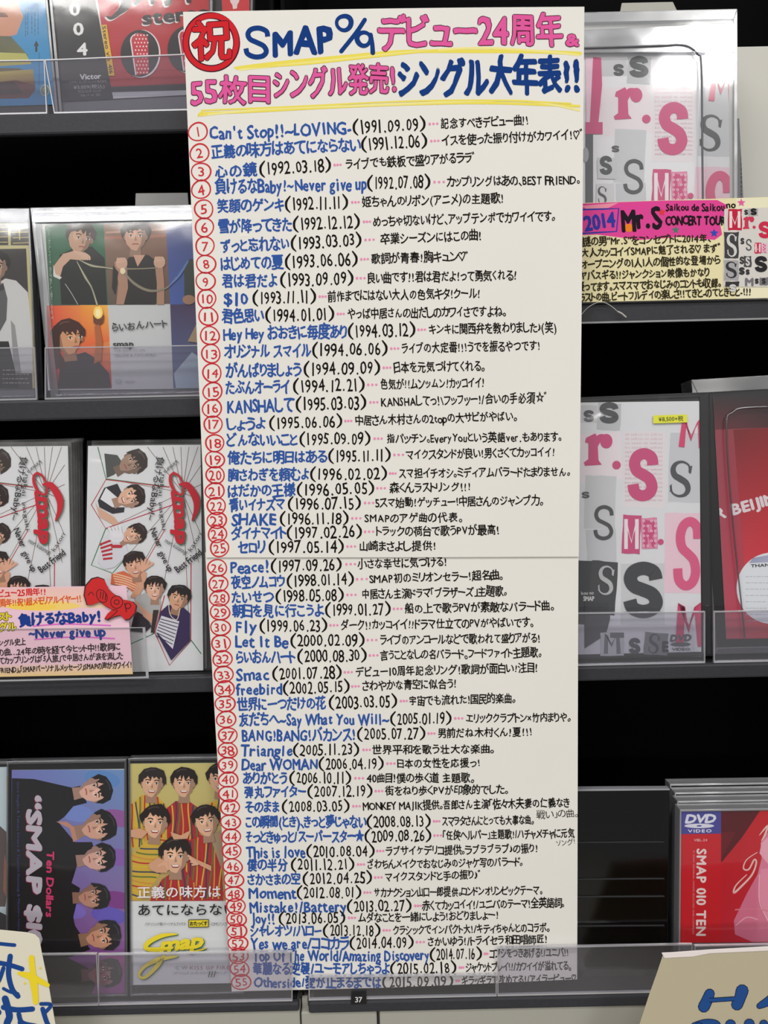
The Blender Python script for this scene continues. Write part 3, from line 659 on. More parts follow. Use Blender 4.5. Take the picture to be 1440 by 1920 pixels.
# right figure, both hands raised
a.poly([(228, 500), (244, 480), (258, 477), (278, 478), (296, 492), (292, 571), (230, 571), (232, 520)], (34, 31, 31)); a.head(254, 442, 60, 0, (206, 162, 138), (52, 36, 30), 1.15)
a.poly([(250, 478), (258, 500), (272, 478)], (206, 162, 138))
a.poly([(214, 492), (226, 484), (238, 500), (240, 540), (232, 571), (218, 571), (222, 530)], (176, 134, 112)); a.poly([(290, 492), (304, 488), (308, 530), (308, 571), (294, 571), (294, 530)], (176, 134, 112)); a.poly([(212, 498), (222, 510), (216, 552), (210, 540)], (40, 36, 36))
for cx, cy in ((228, 494), (299, 492)):
    a.ell(cx, cy, 11, 11, (206, 166, 142)); 
    for k in range(4): a.stroke([(cx - 8 + k * 4, cy - 2), (cx - 7 + k * 4, cy - 10), (cx - 3 + k * 4, cy - 4)], 3.4, (214, 176, 152), n=3)
a.stroke([(228, 504), (250, 530), (280, 545), (312, 540), (330, 520)], [2, 5, 5, 3, 2], (140, 132, 112)); a.stroke([(228, 504), (260, 504), (295, 502)], [3, 2, 2], (150, 140, 116)); a.ell(230, 508, 5, 6, (230, 216, 180))
a.poly([(345, 500), (356, 486), (420, 480), (420, 570), (346, 566)], (52, 62, 54)); a.ell(354, 562, 12, 9, (170, 130, 100)); a.stroke([(316, 538), (336, 516), (352, 490)], [1, 5, 3], (100, 130, 190)); a.poly([(352, 640), (372, 600), (420, 590), (420, 650)], (176, 150, 120)); a.poly([(326, 700), (360, 660), (416, 700), (400, 728), (330, 728)], (178, 196, 214))
# lower-left figure in profile with raised hand
a.poly([(108, 728), (112, 690), (132, 668), (160, 660), (180, 672), (204, 700), (208, 727)], (52, 42, 50)); a.head(128, 634, 66, -6, (206, 150, 110), (66, 34, 26), 1.15, turn=2, side=-1)
a.poly([(100, 612), (112, 604), (112, 660), (128, 690), (102, 690), (98, 640)], (60, 32, 26)); a.poly([(177, 612), (186, 606), (192, 640), (190, 676), (176, 682), (180, 640)], (176, 100, 60)); a.ell(184, 602, 9, 7, (110, 64, 40))
for k in range(4): a.stroke([(177 + k * 5, 604), (176 + k * 6, 592)], 3, (110, 64, 40), n=2)
a.ell(184, 586, 9, 12, (252, 214, 110)); a.ell(184, 587, 5, 8, (255, 240, 180))
a.stroke([(212, 606), (217, 608)], 2, (60, 60, 62)); a.text('らいおんハート', 210, 614, 313, 606, 17, (60, 60, 62), hand=.5, thick=.3, sp=.12)
a.text('smap', 212, 645, 250, 644, 18, (56, 56, 60), off=.035); a.text('THE BEST OF LIFE', 214, 657, 272, 656, 5, (140, 140, 146)); a.text('YELLOW & TWO NOBLE', 214, 666, 292, 665, 6, (130, 130, 136))
a.ring(222, 715, 5, 3, 1, (150, 150, 156)); a.text('Victor', 234, 715, 254, 715, 6, (140, 140, 146)); a.text('らいおんハート めざましい歌にのせて', 92, 430, 98, 600, 5, (170, 190, 176))
a.build('cover_print', r)

# --- third shelf: two stacks of the same paper booklet in film sleeves
p3 = Plane(ROWY['A3'], (200, 1050), 5)
def booklet_art(par, dx, cv, clipq):
    a = Art(p3, clipq, dx=dx)
    def P(x, y): return (x / 3.2727, 780 + y / 3.2727)
    a.poly([(x - dx, y) for x, y in cv], (226, 227, 230))
    G, RD, BR = (30, 128, 86), (192, 40, 62), (128, 104, 98)
    ctr = (1120, 470)
    for e in ((650, 385), (655, 690), (690, 965), (780, 1080), (940, 1340), (1165, 1380), (1220, 900), (1230, 720), (1000, 190), (905, 190), (1060, 190), (1110, 190), (1160, 190), (1215, 190), (1235, 300), (1235, 420), (1235, 520)):
        a.stroke([P(*ctr), P(*e)], 1.1, BR, n=1, cap=False, smooth=False)
    def win(pts, col, wd=1.7): a.stroke([P(*q) for q in pts], wd, col, smooth=False, cap=False)
    win([(600, 190), (650, 385), (1040, 435)], G); win([(1040, 437), (650, 390), (560, 545), (648, 690), (1060, 545)], RD); win([(700, 700), (648, 692), (560, 915), (690, 965), (790, 850)], G)
    win([(690, 965), (680, 1030), (800, 1060), (1010, 700)], RD, 1.3); win([(800, 1400), (945, 1335), (960, 1190)], G); win([(1010, 1100), (950, 1330), (1040, 1530), (1170, 1380), (1172, 900)], RD); win([(1172, 1375), (1235, 1460)], G)
    # figures
    a.poly([P(*q) for q in ((640, 230), (720, 240), (760, 300), (700, 360), (655, 380))], (80, 82, 80)); a.head(*P(810, 290), 54, 62, (166, 136, 118), (58, 50, 46))
    a.poly([P(*q) for q in ((600, 520), (640, 440), (720, 415), (770, 520), (760, 590), (690, 600), (610, 560))], (46, 44, 50)); a.poly([P(*q) for q in ((615, 510), (650, 440), (720, 500), (770, 560), (690, 560))], (226, 226, 230)); a.head(*P(800, 500), 52, 70, (224, 178, 154), (44, 30, 28), smile=True)
    a.poly([P(*q) for q in ((585, 530), (600, 560), (700, 620), (730, 660), (700, 670), (610, 620))], (214, 170, 146)); 
    a.poly([P(*q) for q in ((600, 900), (640, 740), (700, 700), (770, 780), (790, 850), (700, 930), (640, 940))], (214, 214, 222))
    for k in range(5): a.stroke([P(612 + k * 5, 790 + k * 22), P(690, 760 + k * 28)], 4, (186, 40, 56), n=2, cap=False)
    a.head(*P(820, 730), 46, 60, (220, 172, 146), (50, 38, 36), smile=True); a.ell(*P(715, 740), 14, 12, (222, 222, 228)); a.stroke([P(690, 800), P(740, 800)], 6, (190, 40, 56))
    for k in range(4): a.stroke([P(700 + k * 14, 740), P(670 + k * 22, 690 - k * 4)], 5, (228, 226, 232), n=2)
    a.poly([P(*q) for q in ((684, 970), (760, 950), (850, 1010), (840, 1100), (780, 1050), (680, 1030))], (212, 110, 74))
    for k in range(5): a.stroke([P(690 + k * 4, 965 + k * 16), P(770, 985 + k * 14), P(840, 1010 + k * 16)], 2.2, (236, 196, 160), n=3, cap=False)
    a.poly([P(*q) for q in ((800, 1110), (850, 1010), (860, 950), (900, 960), (890, 1040), (840, 1120))], (214, 160, 130)); a.head(*P(828, 915), 50, -8, (218, 164, 136), (42, 30, 28), smile=True)
    for k in range(5): a.stroke([P(872, 950), P(850 + k * 22, 880 + abs(k - 2) * 12)], 4.4, (222, 170, 142), n=2)
    a.poly([P(*q) for q in ((830, 1110), (900, 1080), (985, 1130), (980, 1200), (900, 1230), (840, 1200))], (176, 176, 176)); a.poly([P(*q) for q in ((840, 1200), (900, 1240), (930, 1290), (890, 1330), (800, 1320), (820, 1230))], (48, 44, 52)); a.poly([P(*q) for q in ((820, 1120), (880, 1180), (950, 1230), (950, 1290), (880, 1230))], (214, 164, 140)); a.poly([P(*q) for q in ((940, 1190), (975, 1190), (945, 1330), (925, 1330))], (60, 44, 42))
    a.head(*P(950, 1060), 46, 0, (220, 172, 148), (44, 36, 36), 1.12, smile=True)
    a.poly([P(*q) for q in ((985, 1200), (1030, 1160), (1110, 1160), (1165, 1210), (1165, 1380), (1050, 1500), (960, 1330))], (58, 46, 84)); a.poly([P(*q) for q in ((990, 1225), (1100, 1260), (1060, 1430), (955, 1320))], (206, 206, 214))
    for k in range(7): a.stroke([P(985 - k * 5, 1245 + k * 17), P(1095 - k * 6, 1275 + k * 21)], 1.6, (56, 46, 74), n=2, cap=False)
    a.head(*P(1095, 1120), 48, 14, (206, 158, 128), (40, 36, 38), 1.12); a.stroke([P(1035, 1160), P(1045, 1220), P(1085, 1250), P(1105, 1180)], 1.3, (226, 210, 180), cap=False)
    # curved type
    TC = (46, 40, 44)
    a.text('負けるなBaby!~', *P(985, 250), *P(925, 640), 17, TC, off=.01); a.text('Never', *P(938, 690), *P(985, 800), 17, TC, off=.02); a.text('give up', *P(988, 830), *P(1052, 950), 16, TC, off=.02); a.text('Best Friend', *P(1078, 945), *P(1228, 830), 19, TC, off=.02)
    a.text('nakai', *P(1005, 360), *P(985, 490), 11, TC); a.text('inagaki', *P(985, 530), *P(1010, 700), 11, TC); a.text('mori kusanagi', *P(1015, 760), *P(1148, 838), 12, TC); a.text('katori', *P(1160, 825), *P(1228, 720), 12, TC); a.text('kimura', *P(1090, 280), *P(1010, 350), 11, TC)
    # logo: ring, sweep and letters turned down the sheet
    for c, ow in (((60, 110, 80), 3.2), ((196, 34, 52), 0)):
        o = 1.2 if ow else 0
        ax = lambda x, y: (P(x, y)[0] + o, P(x, y)[1] + o)
        a.stroke([ax(1065, 350), ax(1100, 370), ax(1125, 430), ax(1118, 480), ax(1080, 470), ax(1050, 420), ax(1045, 370), ax(1068, 348)], [5, 4, 3, 4, 5, 6, 5, 4], c)
        a.stroke([ax(1100, 420), ax(1150, 425), ax(1200, 500), ax(1205, 570), ax(1180, 640)], [3, 12, 14, 10, 3], c); a.stroke([ax(1060, 470), ax(1068, 560), ax(1080, 660), ax(1110, 770)], [8, 5, 3, 2], c)
        a.text('map', *ax(1112, 505), *ax(1122, 785), 46, c, off=.03, thick=.7 + ow * .25, skew=.2, vs=.78, sp=.06)
    a.build('cover_print', par)
def booklet(label, q, cvq, dx, nback, group):
    q = list(q); q[2] = (q[2][0], py_at(p3, q[2][0], Z['A3'] + .0009)); q[3] = (q[3][0], py_at(p3, q[3][0], Z['A3'] + .0009))
    cvq = list(cvq); cvq[2] = (cvq[2][0], py_at(p3, cvq[2][0], Z['A3'] + .0009)); cvq[3] = (cvq[3][0], py_at(p3, cvq[3][0], Z['A3'] + .0009))
    r = empty('booklet_single', base(p3, q), label, 'disc single', group)
    slab('card', p3, cvq, 0, .0016, mat('booklet_card', (214, 214, 218), .45), r, bevel=.0002)
    booklet_art(r, dx, cvq, cvq)
    slab('film_sleeve', p3, q, .0012, .0008, SLEEVE, r, bevel=0)
    return r
B2Q = [(163, 826), (392, 822), (396, 1262), (154, 1264)]; B2C = [(165, 836), (376, 834), (381, 1262), (157, 1264)]
B1Q = [(-92, 828), (132, 826), (142, 1262), (-100, 1264)]; B1C = [(-91, 838), (127, 836), (137, 1262), (-99, 1264)]
booklet('white booklet single in a film sleeve, front one beside the poster on the third shelf', B2Q, B2C, 0, 0, 'white booklet singles on the third shelf')
booklet('white booklet single in a film sleeve, half out of frame behind the pink card', B1Q, B1C, -256, 0, 'white booklet singles on the third shelf')
# further copies behind, their edges showing to the right of the front one
for k in range(5):
    pk = Plane(ROWY['A3'] + .0035 * (k + 1), (200, 1050), 5)
    q = [(-80, 830), (134 + 5 * k, 828 - k), (142 + 4 * k, 1262), (-90, 1262)]
    q[2] = (q[2][0], py_at(pk, q[2][0], Z['A3'] + .0009)); q[3] = (q[3][0], py_at(pk, q[3][0], Z['A3'] + .0009))
    r = empty('booklet_single', base(pk, q), ('booklet single in film, directly behind the half-visible left booklet', 'booklet single in film, second one behind the half-visible left booklet', 'booklet single in film, third one behind the half-visible left booklet', 'booklet single in film, fourth one behind the half-visible left booklet', 'booklet single in film, rearmost of the stack behind the left booklet')[k], 'disc single', 'stacked booklet singles on the left of the third shelf')
    slab('card', pk, q, 0, .0016, mat('grey_card', (128, 126, 126), .5, noise=.15, scale=150), r, bevel=.0002)
    slab('film_sleeve', pk, inset(q, -1, -3, -3, 0), .0008, .0005, SLEEVE, r, bevel=0)
for k in range(3):
    pk = Plane(ROWY['A3'] + .0035 * (k + 1), (300, 1050), 5)
    q = [(172, 828 - k), (392, 826 - k), (396, 1262), (160, 1262)]
    q[2] = (q[2][0], py_at(pk, q[2][0], Z['A3'] + .0009)); q[3] = (q[3][0], py_at(pk, q[3][0], Z['A3'] + .0009))
    r = empty('booklet_single', base(pk, q), ('booklet single in film, directly behind the booklet beside the poster', 'booklet single in film, second one behind the booklet beside the poster', 'booklet single in film, rearmost behind the booklet beside the poster')[k], 'disc single', 'stacked booklet singles beside the poster on the third shelf')
    slab('card', pk, inset(q, 0, 6, 8, 0), 0, .0016, MT['grey_card'], r, bevel=.0002); slab('film_sleeve', pk, q, .0008, .0005, SLEEVE, r, bevel=0)

# --- bottom shelf left: long snap-pack singles
p4 = Plane(ROWY['A4'], (200, 1650), 6)
def long_case(label, q, cv, art, tray=None, group=None, n=0, cat='disc single'):
    r, q2 = case('disc_single_case', label, cat, p4, q, cv, 'A4', depth=.006, rim=(4, 5, 4, 4), tray=tray, group=group)
    a = Art(p4, cv); art(a); a.build('cover_print', r)
def art_a(a):
    def P(x, y): return (x / 3.1304, 1400 + y / 3.1304)
    a.grad([P(40, 135), P(735, 135), P(735, 1500), P(40, 1500)], (118, 120, 190), (112, 150, 200), (150, 50, 140), (120, 60, 130), 4)
    for k, (x, y, c) in enumerate(((600, 190, (96, 140, 200)), (690, 420, (150, 90, 160)), (450, 390, (120, 140, 206)), (700, 650, (140, 96, 180)), (480, 600, (130, 120, 200)), (690, 900, (130, 60, 140)), (400, 960, (130, 110, 200)), (640, 990, (104, 90, 190)), (700, 1280, (160, 50, 140)))):
        a.ell(*P(x, y), 34, 16, c, 10)
    a.poly([P(*q) for q in ((70, 185), (200, 190), (420, 240), (470, 230), (510, 330), (430, 350), (380, 410), (340, 440), (440, 560), (540, 560), (560, 620), (470, 640), (420, 800), (470, 830), (440, 960), (430, 1000), (440, 1050), (530, 1190), (400, 1240), (520, 1300), (560, 1400), (520, 1500), (60, 1500))], (24, 22, 28))
    a.poly([P(*q) for q in ((330, 440), (390, 440), (500, 520), (430, 560), (410, 480))], (196, 140, 116))
    SK = ((226, 178, 160), (214, 166, 144), (216, 170, 156), (190, 140, 120), (206, 150, 120), (150, 100, 110))
    for (x, y, h, rt), sk in zip(((555, 255, 62, 80), (575, 470, 66, 76), (575, 655, 62, 82), (545, 880, 58, 86), (600, 1110, 66, 78), (610, 1330, 64, 84)), SK): a.head(*P(x, y), h, rt, sk, (24, 22, 26), 1.05, side=-1)
    for c, o in (((150, 50, 90), 1.2), ((186, 178, 190), 0)):
        a.text('“SMAP $10', P(203, 290)[0] - o, P(203, 290)[1] + o, P(205, 1170)[0] - o, P(205, 1170)[1] + o, 46, c, off=.07, skew=.12, vs=.8)
    a.text('Ten Dollars', *P(298, 615), *P(292, 1000), 19, (206, 60, 110), off=.05, skew=.12)
    a.text('Goro Inagaki & Takuya Kimura & Tsuyoshi Kusanagi & Masahiro Nakai', *P(108, 205), *P(112, 1080), 7, (74, 74, 130))
q = [(12, 1428), (237, 1424), (239, 1865), (10, 1870)]; cv = [(22, 1444), (233, 1442), (234, 1864), (20, 1868)]
long_case('long disc single with a purple and black sideways group photo cover', q, cv, art_a)
def art_b(a):
    def P(x, y): return (x / 3.1304, 1400 + y / 3.1304)
    a.poly([P(760, 95), P(1420, 90), P(1420, 1440), P(765, 1440)], (226, 228, 230)); a.grad([P(765, 97), P(1420, 94), P(1420, 905), P(768, 907)], (206, 194, 120), (210, 198, 128), (180, 150, 90), (190, 160, 90))
    cols = [(190, 34, 40), (222, 184, 50), (40, 60, 90), (90, 120, 50), (212, 150, 60)]
    def shirt(pts, basec, seed, n, lean=0, horiz=False):
        Q = [P(*q) for q in pts]; a.poly(Q, basec); rnd = random.Random(seed); x0 = min(q[0] for q in pts); x1 = max(q[0] for q in pts); y0 = min(q[1] for q in pts); y1 = max(q[1] for q in pts)
        sub = Art(p4, None); 
        from mathutils.geometry import intersect_point_quad_2d
        def inside(x, y):
            c = False
            for i in range(len(pts)):
                (ax, ay), (bx, by) = pts[i], pts[i - 1]
                if (ay > y) != (by > y) and x < (bx - ax) * (y - ay) / (by - ay) + ax: c = not c
            return c
        for k in range(n):
            seg = []; ph = rnd.random() * 6
            for j in range(33):
                t = j / 32
                if horiz: x = x0 + (x1 - x0) * t; y = y0 + (y1 - y0) * (k + .5) / n + lean * (t - .5) + 10 * math.sin(t * 5 + ph * .3)
                else: y = y0 + (y1 - y0) * t; x = x0 + (x1 - x0) * (k + .5) / n + lean * (t - .5) + 6 * math.sin(t * 5 + ph)
                if inside(x, y): seg.append(P(x, y))
                else:
                    if len(seg) > 2: a.stroke(seg, 2.6, c_, smooth=False, cap=False)
                    seg = []
                if j == 0 or not seg: c_ = cols[k % 5] if cols[k % 5] != basec else (240, 200, 90)
            if len(seg) > 2: a.stroke(seg, 2.6, c_, smooth=False, cap=False)
    Y, Rr = (214, 176, 62), (176, 34, 40)
    shirt([(768, 340), (830, 285), (920, 285), (980, 350), (980, 560), (768, 600)], Y, 1, 13, 20); shirt([(980, 360), (1030, 320), (1110, 320), (1165, 360), (1180, 520), (1100, 570), (980, 560)], Rr, 2, 10)
    shirt([(1230, 330), (1300, 300), (1420, 320), (1420, 480), (1240, 430)], Y, 3, 9)
    shirt([(768, 640), (850, 560), (900, 530), (990, 540), (1010, 640), (920, 780), (830, 900), (770, 900)], Y, 4, 13, 50, True)
    shirt([(1080, 560), (1180, 520), (1290, 560), (1300, 700), (1310, 905), (1120, 905), (1060, 700)], Rr, 5, 12, -30); shirt([(880, 905), (950, 780), (1010, 740), (1070, 700), (1140, 800), (1200, 905)], Rr, 6, 12)
    a.poly([P(*q) for q in ((1230, 520), (1300, 490), (1420, 520), (1420, 760), (1300, 720))], (176, 150, 120))
    SKN = (222, 176, 146)
    for x, y, h, rt, sk in ((893, 215, 56, 4, SKN), (1080, 215, 56, 0, SKN), (1290, 190, 56, 0, SKN), (912, 445, 62, 4, SKN), (1212, 440, 60, -8, SKN), (1030, 645, 66, 0, SKN)):
        a.head(*P(x, y), h, rt, sk, (36, 26, 24), 1.12, smile=True)
    for pts in (((760, 490), (820, 480), (870, 500), (830, 540), (770, 530)), ((1000, 500), (1060, 520), (1120, 490), (1100, 540), (1020, 545)), ((870, 690), (930, 650), (990, 680), (980, 740), (920, 740), (880, 720)), ((1100, 630), (1150, 660), (1240, 700), (1240, 730), (1180, 700), (1120, 660))): a.poly([P(*q) for q in pts], (212, 160, 128))
    for k in range(4): a.stroke([P(930 + k * 12, 700 - k * 8), P(985, 672 + k * 16)], 4, (222, 172, 142), n=2); a.stroke([P(1160, 690), P(1105 + k * 8, 640 + k * 18)], 3.4, (222, 172, 142), n=2)
    a.text('正義の味方は', *P(803, 856), *P(1292, 850), 24, (238, 232, 236), natural=True, thick=.35); a.text('あてにならない', *P(803, 960), *P(1385, 956), 24, (32, 32, 36), natural=True, thick=.3)
    a.text('パナソニック新パーソナルファクス', *P(850, 1042), *P(1090, 1041), 7, (40, 40, 44)); a.poly([P(1106, 1015), P(1225, 1013), P(1225, 1060), P(1106, 1062)], (30, 30, 30)); a.poly([P(1110, 1019), P(1221, 1017), P(1221, 1056), P(1110, 1058)], (226, 206, 50)); a.text('おたっくす', *P(1115, 1039), *P(1217, 1037), 9, (30, 30, 30), thick=.4); a.text('CMソング', *P(1240, 1041), *P(1340, 1041), 8, (90, 90, 96))
    for c, o in (((52, 104, 70), 1.6), ((236, 214, 50), 0)):
        ax = lambda x, y: (P(x, y)[0] + o, P(x, y)[1] + o)
        a.stroke([ax(1040, 1100), ax(950, 1110), ax(870, 1150), ax(860, 1185), ax(930, 1190), ax(1010, 1180)], [2, 8, 9, 8, 8, 5], c); a.stroke([ax(1040, 1230), ax(930, 1250), ax(850, 1290), ax(815, 1340), ax(850, 1355), ax(920, 1290), ax(960, 1230)], [3, 9, 6, 5, 5, 8, 6], c)
        a.text('map', *ax(950, 1160), *ax(1195, 1130), 46, c, off=.03, thick=.8, skew=.35, vs=.8, sp=.05); a.stroke([ax(1140, 1200), ax(1190, 1190), ax(1212, 1180)], [2, 3, 1], c)
    a.text('CW', *P(1030, 1298), *P(1100, 1297), 9, (120, 120, 126), sp=.4); a.text('KISS OF FIRE', *P(1115, 1298), *P(1345, 1296), 10, (150, 84, 88), sp=.25); a.text('パナソニック コードレスコーロン CMソング', *P(1015, 1330), *P(1330, 1328), 6, (110, 110, 116))
    for k in range(3): a.stroke([P(1224 + k * 16, 1352), P(1232 + k * 16, 1320)], 1.6, (40, 40, 44), n=2)
q = [(240, 1422), (455, 1418), (458, 1850), (244, 1866)]; cv = [(244, 1432), (451, 1430), (452, 1858), (246, 1847)]
cv = [(244, 1432), (451, 1430), (452, 1843), (246, 1847)]
long_case('long disc single with five young men in striped shirts on a yellow ground', q, cv, art_b)
def art_c(a):
    a.poly([(-60, 1438), (24, 1438), (24, 1866), (-60, 1866)], (190, 206, 214)); a.poly([(-20, 1530), (12, 1560), (18, 1640), (10, 1700), (-20, 1700)], (92, 80, 80)); a.poly([(12, 1456), (22, 1456), (22, 1508), (14, 1508)], (222, 172, 40)); a.poly([(8, 1600), (20, 1650), (16, 1690), (6, 1670)], (150, 100, 84)); a.poly([(-20, 1700), (20, 1720), (20, 1866), (-20, 1866)], (46, 42, 46))
q = [(-60, 1430), (20, 1428), (18, 1868), (-60, 1868)]; cv = [(-56, 1440), (17, 1438), (15, 1864), (-56, 1864)]
r4 = Plane(ROWY['A4'] + .007, (0, 1650), 6)
rr, q2 = case('disc_single_case', 'disc single with pale cover at the left edge, mostly hidden behind the purple one', 'disc single', r4, q, cv, 'A4', depth=.006, rim=(4, 5, 4, 4))
a = Art(r4, cv); art_c(a); a.build('cover_print', rr)
# ------------------------------------------------------------------ goods in the right rack
GYC, PK, PKL = (84, 86, 90), (206, 84, 132), (244, 214, 226)
def tile(a, x0, y0, x1, y1, col, rot=0):
    rnd = random.Random(int(x0 * 7 + y0)); cx, cy = (x0 + x1) / 2, (y0 + y1) / 2; c, sn = math.cos(R(rot)), math.sin(R(rot)); P = []
    for (ax, ay), (bx, by) in zip(((x0, y0), (x1, y0), (x1, y1), (x0, y1)), ((x1, y0), (x1, y1), (x0, y1), (x0, y0))):
        for k in range(4):
            t = k / 4; x = ax + (bx - ax) * t + rnd.uniform(-.8, .8); y = ay + (by - ay) * t + rnd.uniform(-.8, .8); P.append((cx + (x - cx) * c - (y - cy) * sn, cy + (x - cx) * sn + (y - cy) * c))
    a.poly(P, col)
def letter_r(a, x, y, k, col):   # slab-serif r, k = scale
    a.poly([(x - 18 * k, y - 22 * k), (x - 2 * k, y - 30 * k), (x + 2 * k, y - 24 * k), (x + 4 * k, y + 18 * k), (x + 10 * k, y + 26 * k), (x - 20 * k, y + 28 * k), (x - 22 * k, y + 22 * k), (x - 14 * k, y + 16 * k), (x - 14 * k, y - 12 * k), (x - 20 * k, y - 14 * k)], col)
    a.stroke([(x - 1 * k, y - 8 * k), (x + 6 * k, y - 22 * k), (x + 18 * k, y - 20 * k)], [8 * k, 12 * k, 14 * k], col); a.ell(x + 18 * k, y - 16 * k, 11 * k, 13 * k, col)
def tileM(a, cx, cy, w, h, bg, fg, rot=3):
    tile(a, cx - w / 2, cy - h / 2, cx + w / 2, cy + h / 2, bg, rot); L = lambda u, v: (cx + u * w, cy + v * h)
    a.stroke([L(-.3, .38), L(-.3, -.34), L(0, .2), L(.3, -.34), L(.3, .38)], w * .17, fg, smooth=False, cap=False); a.stroke([L(-.3, .38), L(-.3, -.4)], w * .2, fg, smooth=False, cap=False); a.stroke([L(.3, .38), L(.3, -.4)], w * .2, fg, smooth=False, cap=False)
def tileR(a, cx, cy, w, h):
    tile(a, cx - w / 2, cy - h / 2, cx + w / 2, cy + h / 2, (226, 140, 176), -2); L = lambda u, v: (cx + u * w, cy + v * h)
    for P in ([L(-.25, .4), L(-.25, -.38)], [L(-.25, -.36), L(.2, -.34), L(.28, -.15), L(.15, .02), L(-.25, .04)], [L(0, .04), L(.28, .4)]): a.stroke(P, w * .26, PK, smooth=False)
    for i in range(4):
        for j in range(6):
            if (i + j) % 2 == 0 or i in (0, 3): a.ring(cx - w * .36 + i * w * .24, cy - h * .4 + j * h * .16, w * .06, w * .06, 1.2, PKL, n=10); a.h -= a.step
    a.h += a.step
def letters_box(a, f, k):
    """the torn-letters collage; f maps cover coordinates (origin at top left of the DVD's cover, px) to the sheet"""
    def T(x0, y0, x1, y1, col, rot=0): p, q = f(x0, y0), f(x1, y1); tile(a, p[0], p[1], q[0], q[1], col, rot)
    def s_(x, y, w, h, wd, col, rot=0, serif=False): p = f(x, y); a.S(p[0], p[1], w * k, h * k, wd * k, col, rot, serif)
    G1, G2 = (196, 198, 202), (178, 180, 184)
    T(-60, 8, 14, 40, (206, 206, 210)); T(14, 4, 58, 55, G1, 3); T(-40, 60, 60, 150, (236, 226, 232), -4); T(-10, 140, 48, 240, (206, 208, 212), 2); T(-6, 240, 50, 330, (204, 206, 212), -2)
    T(148, 60, 215, 190, (206, 208, 214), 2); T(62, 56, 142, 200, (232, 226, 230), 1); T(140, 210, 215, 360, (238, 206, 220), 1); T(58, 305, 140, 420, (210, 212, 216)); T(-30, 300, 30, 420, (70, 72, 76), 4); T(0, 300, 50, 400, (76, 78, 82), 4)
    rnd = random.Random(5)
    for j in range(16):
        x, y = f(66, 62 + j * 8.2); x2, y2 = f(136, 62 + j * 8.2); a.text(rnd.choice(['no saitei de saikou', 'saikou no saitei no', 'de saikou no saikou', 'ko saitei de saikou']), x, y, x2, y2, 6.5 * k, (222, 186, 202), skew=.1)
    s_(-2, 28, 22, 22, 6, GYC); s_(36, 22, 40, 40, 11, GYC)
    letter_r(a, *f(12, 92), 1.05 * k, PK); p = f(50, 120); a.ell(p[0], p[1], 8 * k, 8 * k, PK)
    s_(100, 138, 62, 100, 21, PK, 3); s_(-8, 176, 16, 12, 3, GYC); s_(170, 146, 44, 70, 11, GYC, 6, True); s_(26, 228, 42, 66, 7, GYC, 2)
    tileM(a, *f(78, 250), 34 * k, 72 * k, PK, (238, 230, 236)); tileR(a, *f(112, 248), 30 * k, 58 * k); p = f(133, 264); a.ell(p[0], p[1], 5.5 * k, 5.5 * k, PK)
    s_(184, 286, 56, 138, 17, (222, 96, 140), 4); s_(30, 336, 32, 56, 8, (190, 192, 196), 6, True); s_(100, 354, 82, 106, 25, (72, 74, 78), 0)
    for q, w_ in (((163, -10), 0),): pass
    pm = f(184, 58); a.stroke([f(172, 86), f(178, 32), f(190, 70), f(206, 34), f(210, 88)], 11 * k, (218, 72, 118), smooth=False, cap=False)

p5 = Plane(ROWY['B1'] - .004, (1240, 300), 3.5)
q = [(1020, 24), (1383, 16), (1384, 574), (1040, 580)]; cv = [(1030, 103), (1366, 98), (1370, 560), (1040, 566)]
r, q = case('large_disc_box', 'large clear-edged box set with torn pink and grey letters, top right', 'box set', p5, q, cv, 'B1', depth=.030, rim=(14, 20, 7, 8), tray=WHITEP)
a = Art(p5, cv); a.poly(cv, (232, 232, 236))
letters_box(a, lambda x, y: (1106 + (x + 3) * 1.0 + 53, 103 + y * 1.0), 1.0)
a.poly([(1098, 108), (1126, 107), (1128, 200), (1118, 250), (1099, 250)], (238, 208, 224)); a.poly([(1112, 107), (1127, 108), (1129, 160), (1122, 230), (1106, 230)], PK); a.rect(1098, 229, 1130, 251, PK); a.rect(1098, 251, 1112, 380, (96, 98, 104)); a.ell(1098, 290, 6, 14, (170, 172, 178))
tile(a, 1120, 296, 1155, 335, (206, 208, 212)); a.S(1136, 310, 26, 36, 9, GYC); tile(a, 1118, 344, 1152, 385, (214, 214, 218)); a.S(1129, 366, 18, 34, 5, GYC, serif=True)
a.build('cover_print', r)
slab('inner_lip', p5, [(1010, 60), (1376, 42), (1378, 98), (1012, 98)], .0042, .0012, clear('bright_rim2', (.85, .87, .9), .35, .12, haze=.25, bump=.2, bscale=16), r)
slab('inner_lip', p5, [(1322, 98), (1376, 98), (1376, 560), (1322, 560)], .0042, .0012, MT['clear_styrene'], r)
gr = [(1000, 93), (1230, 86), (1270, 84), (1292, 88), (1308, 102), (1315, 126), (1317, 300), (1320, 560)]
tube('moulded_groove', [p5.pt(x, y, .0048) for x, y in catmull(gr, 5)], .0007, mat('dark_groove', (96, 98, 104), .3, .5), r)
rd = empty('divider_card', (0, 0, 0), 'pale divider card with rounded tab rising behind the large letters box set', 'divider card'); pd = Plane(ROWY['B1'] + .034, (1210, 20), 1)
rd.location = pd.pt(1220, 560)
slab('divider', pd, [(1120, 22), (1330, 18), (1330, py_at(pd, 1330, Z['B1'] + .0003)), (1120, py_at(pd, 1120, Z['B1'] + .0003))], 0, .001, mat('card_grey', (150, 150, 148), .5), rd, bevel=.0004)
slab('tab', pd, [(1166, 5), (1262, 3), (1272, 24), (1162, 26)], 0, .001, mat('card_cream', (176, 174, 165), .5), rd, bevel=.0015)
pb = Plane(ROWY['B1'] + .070, (1420, 300), 2)
bd = empty('display_board', pb.pt(1440, 560), 'plain white board standing behind the large letters box set at the right edge', 'board')
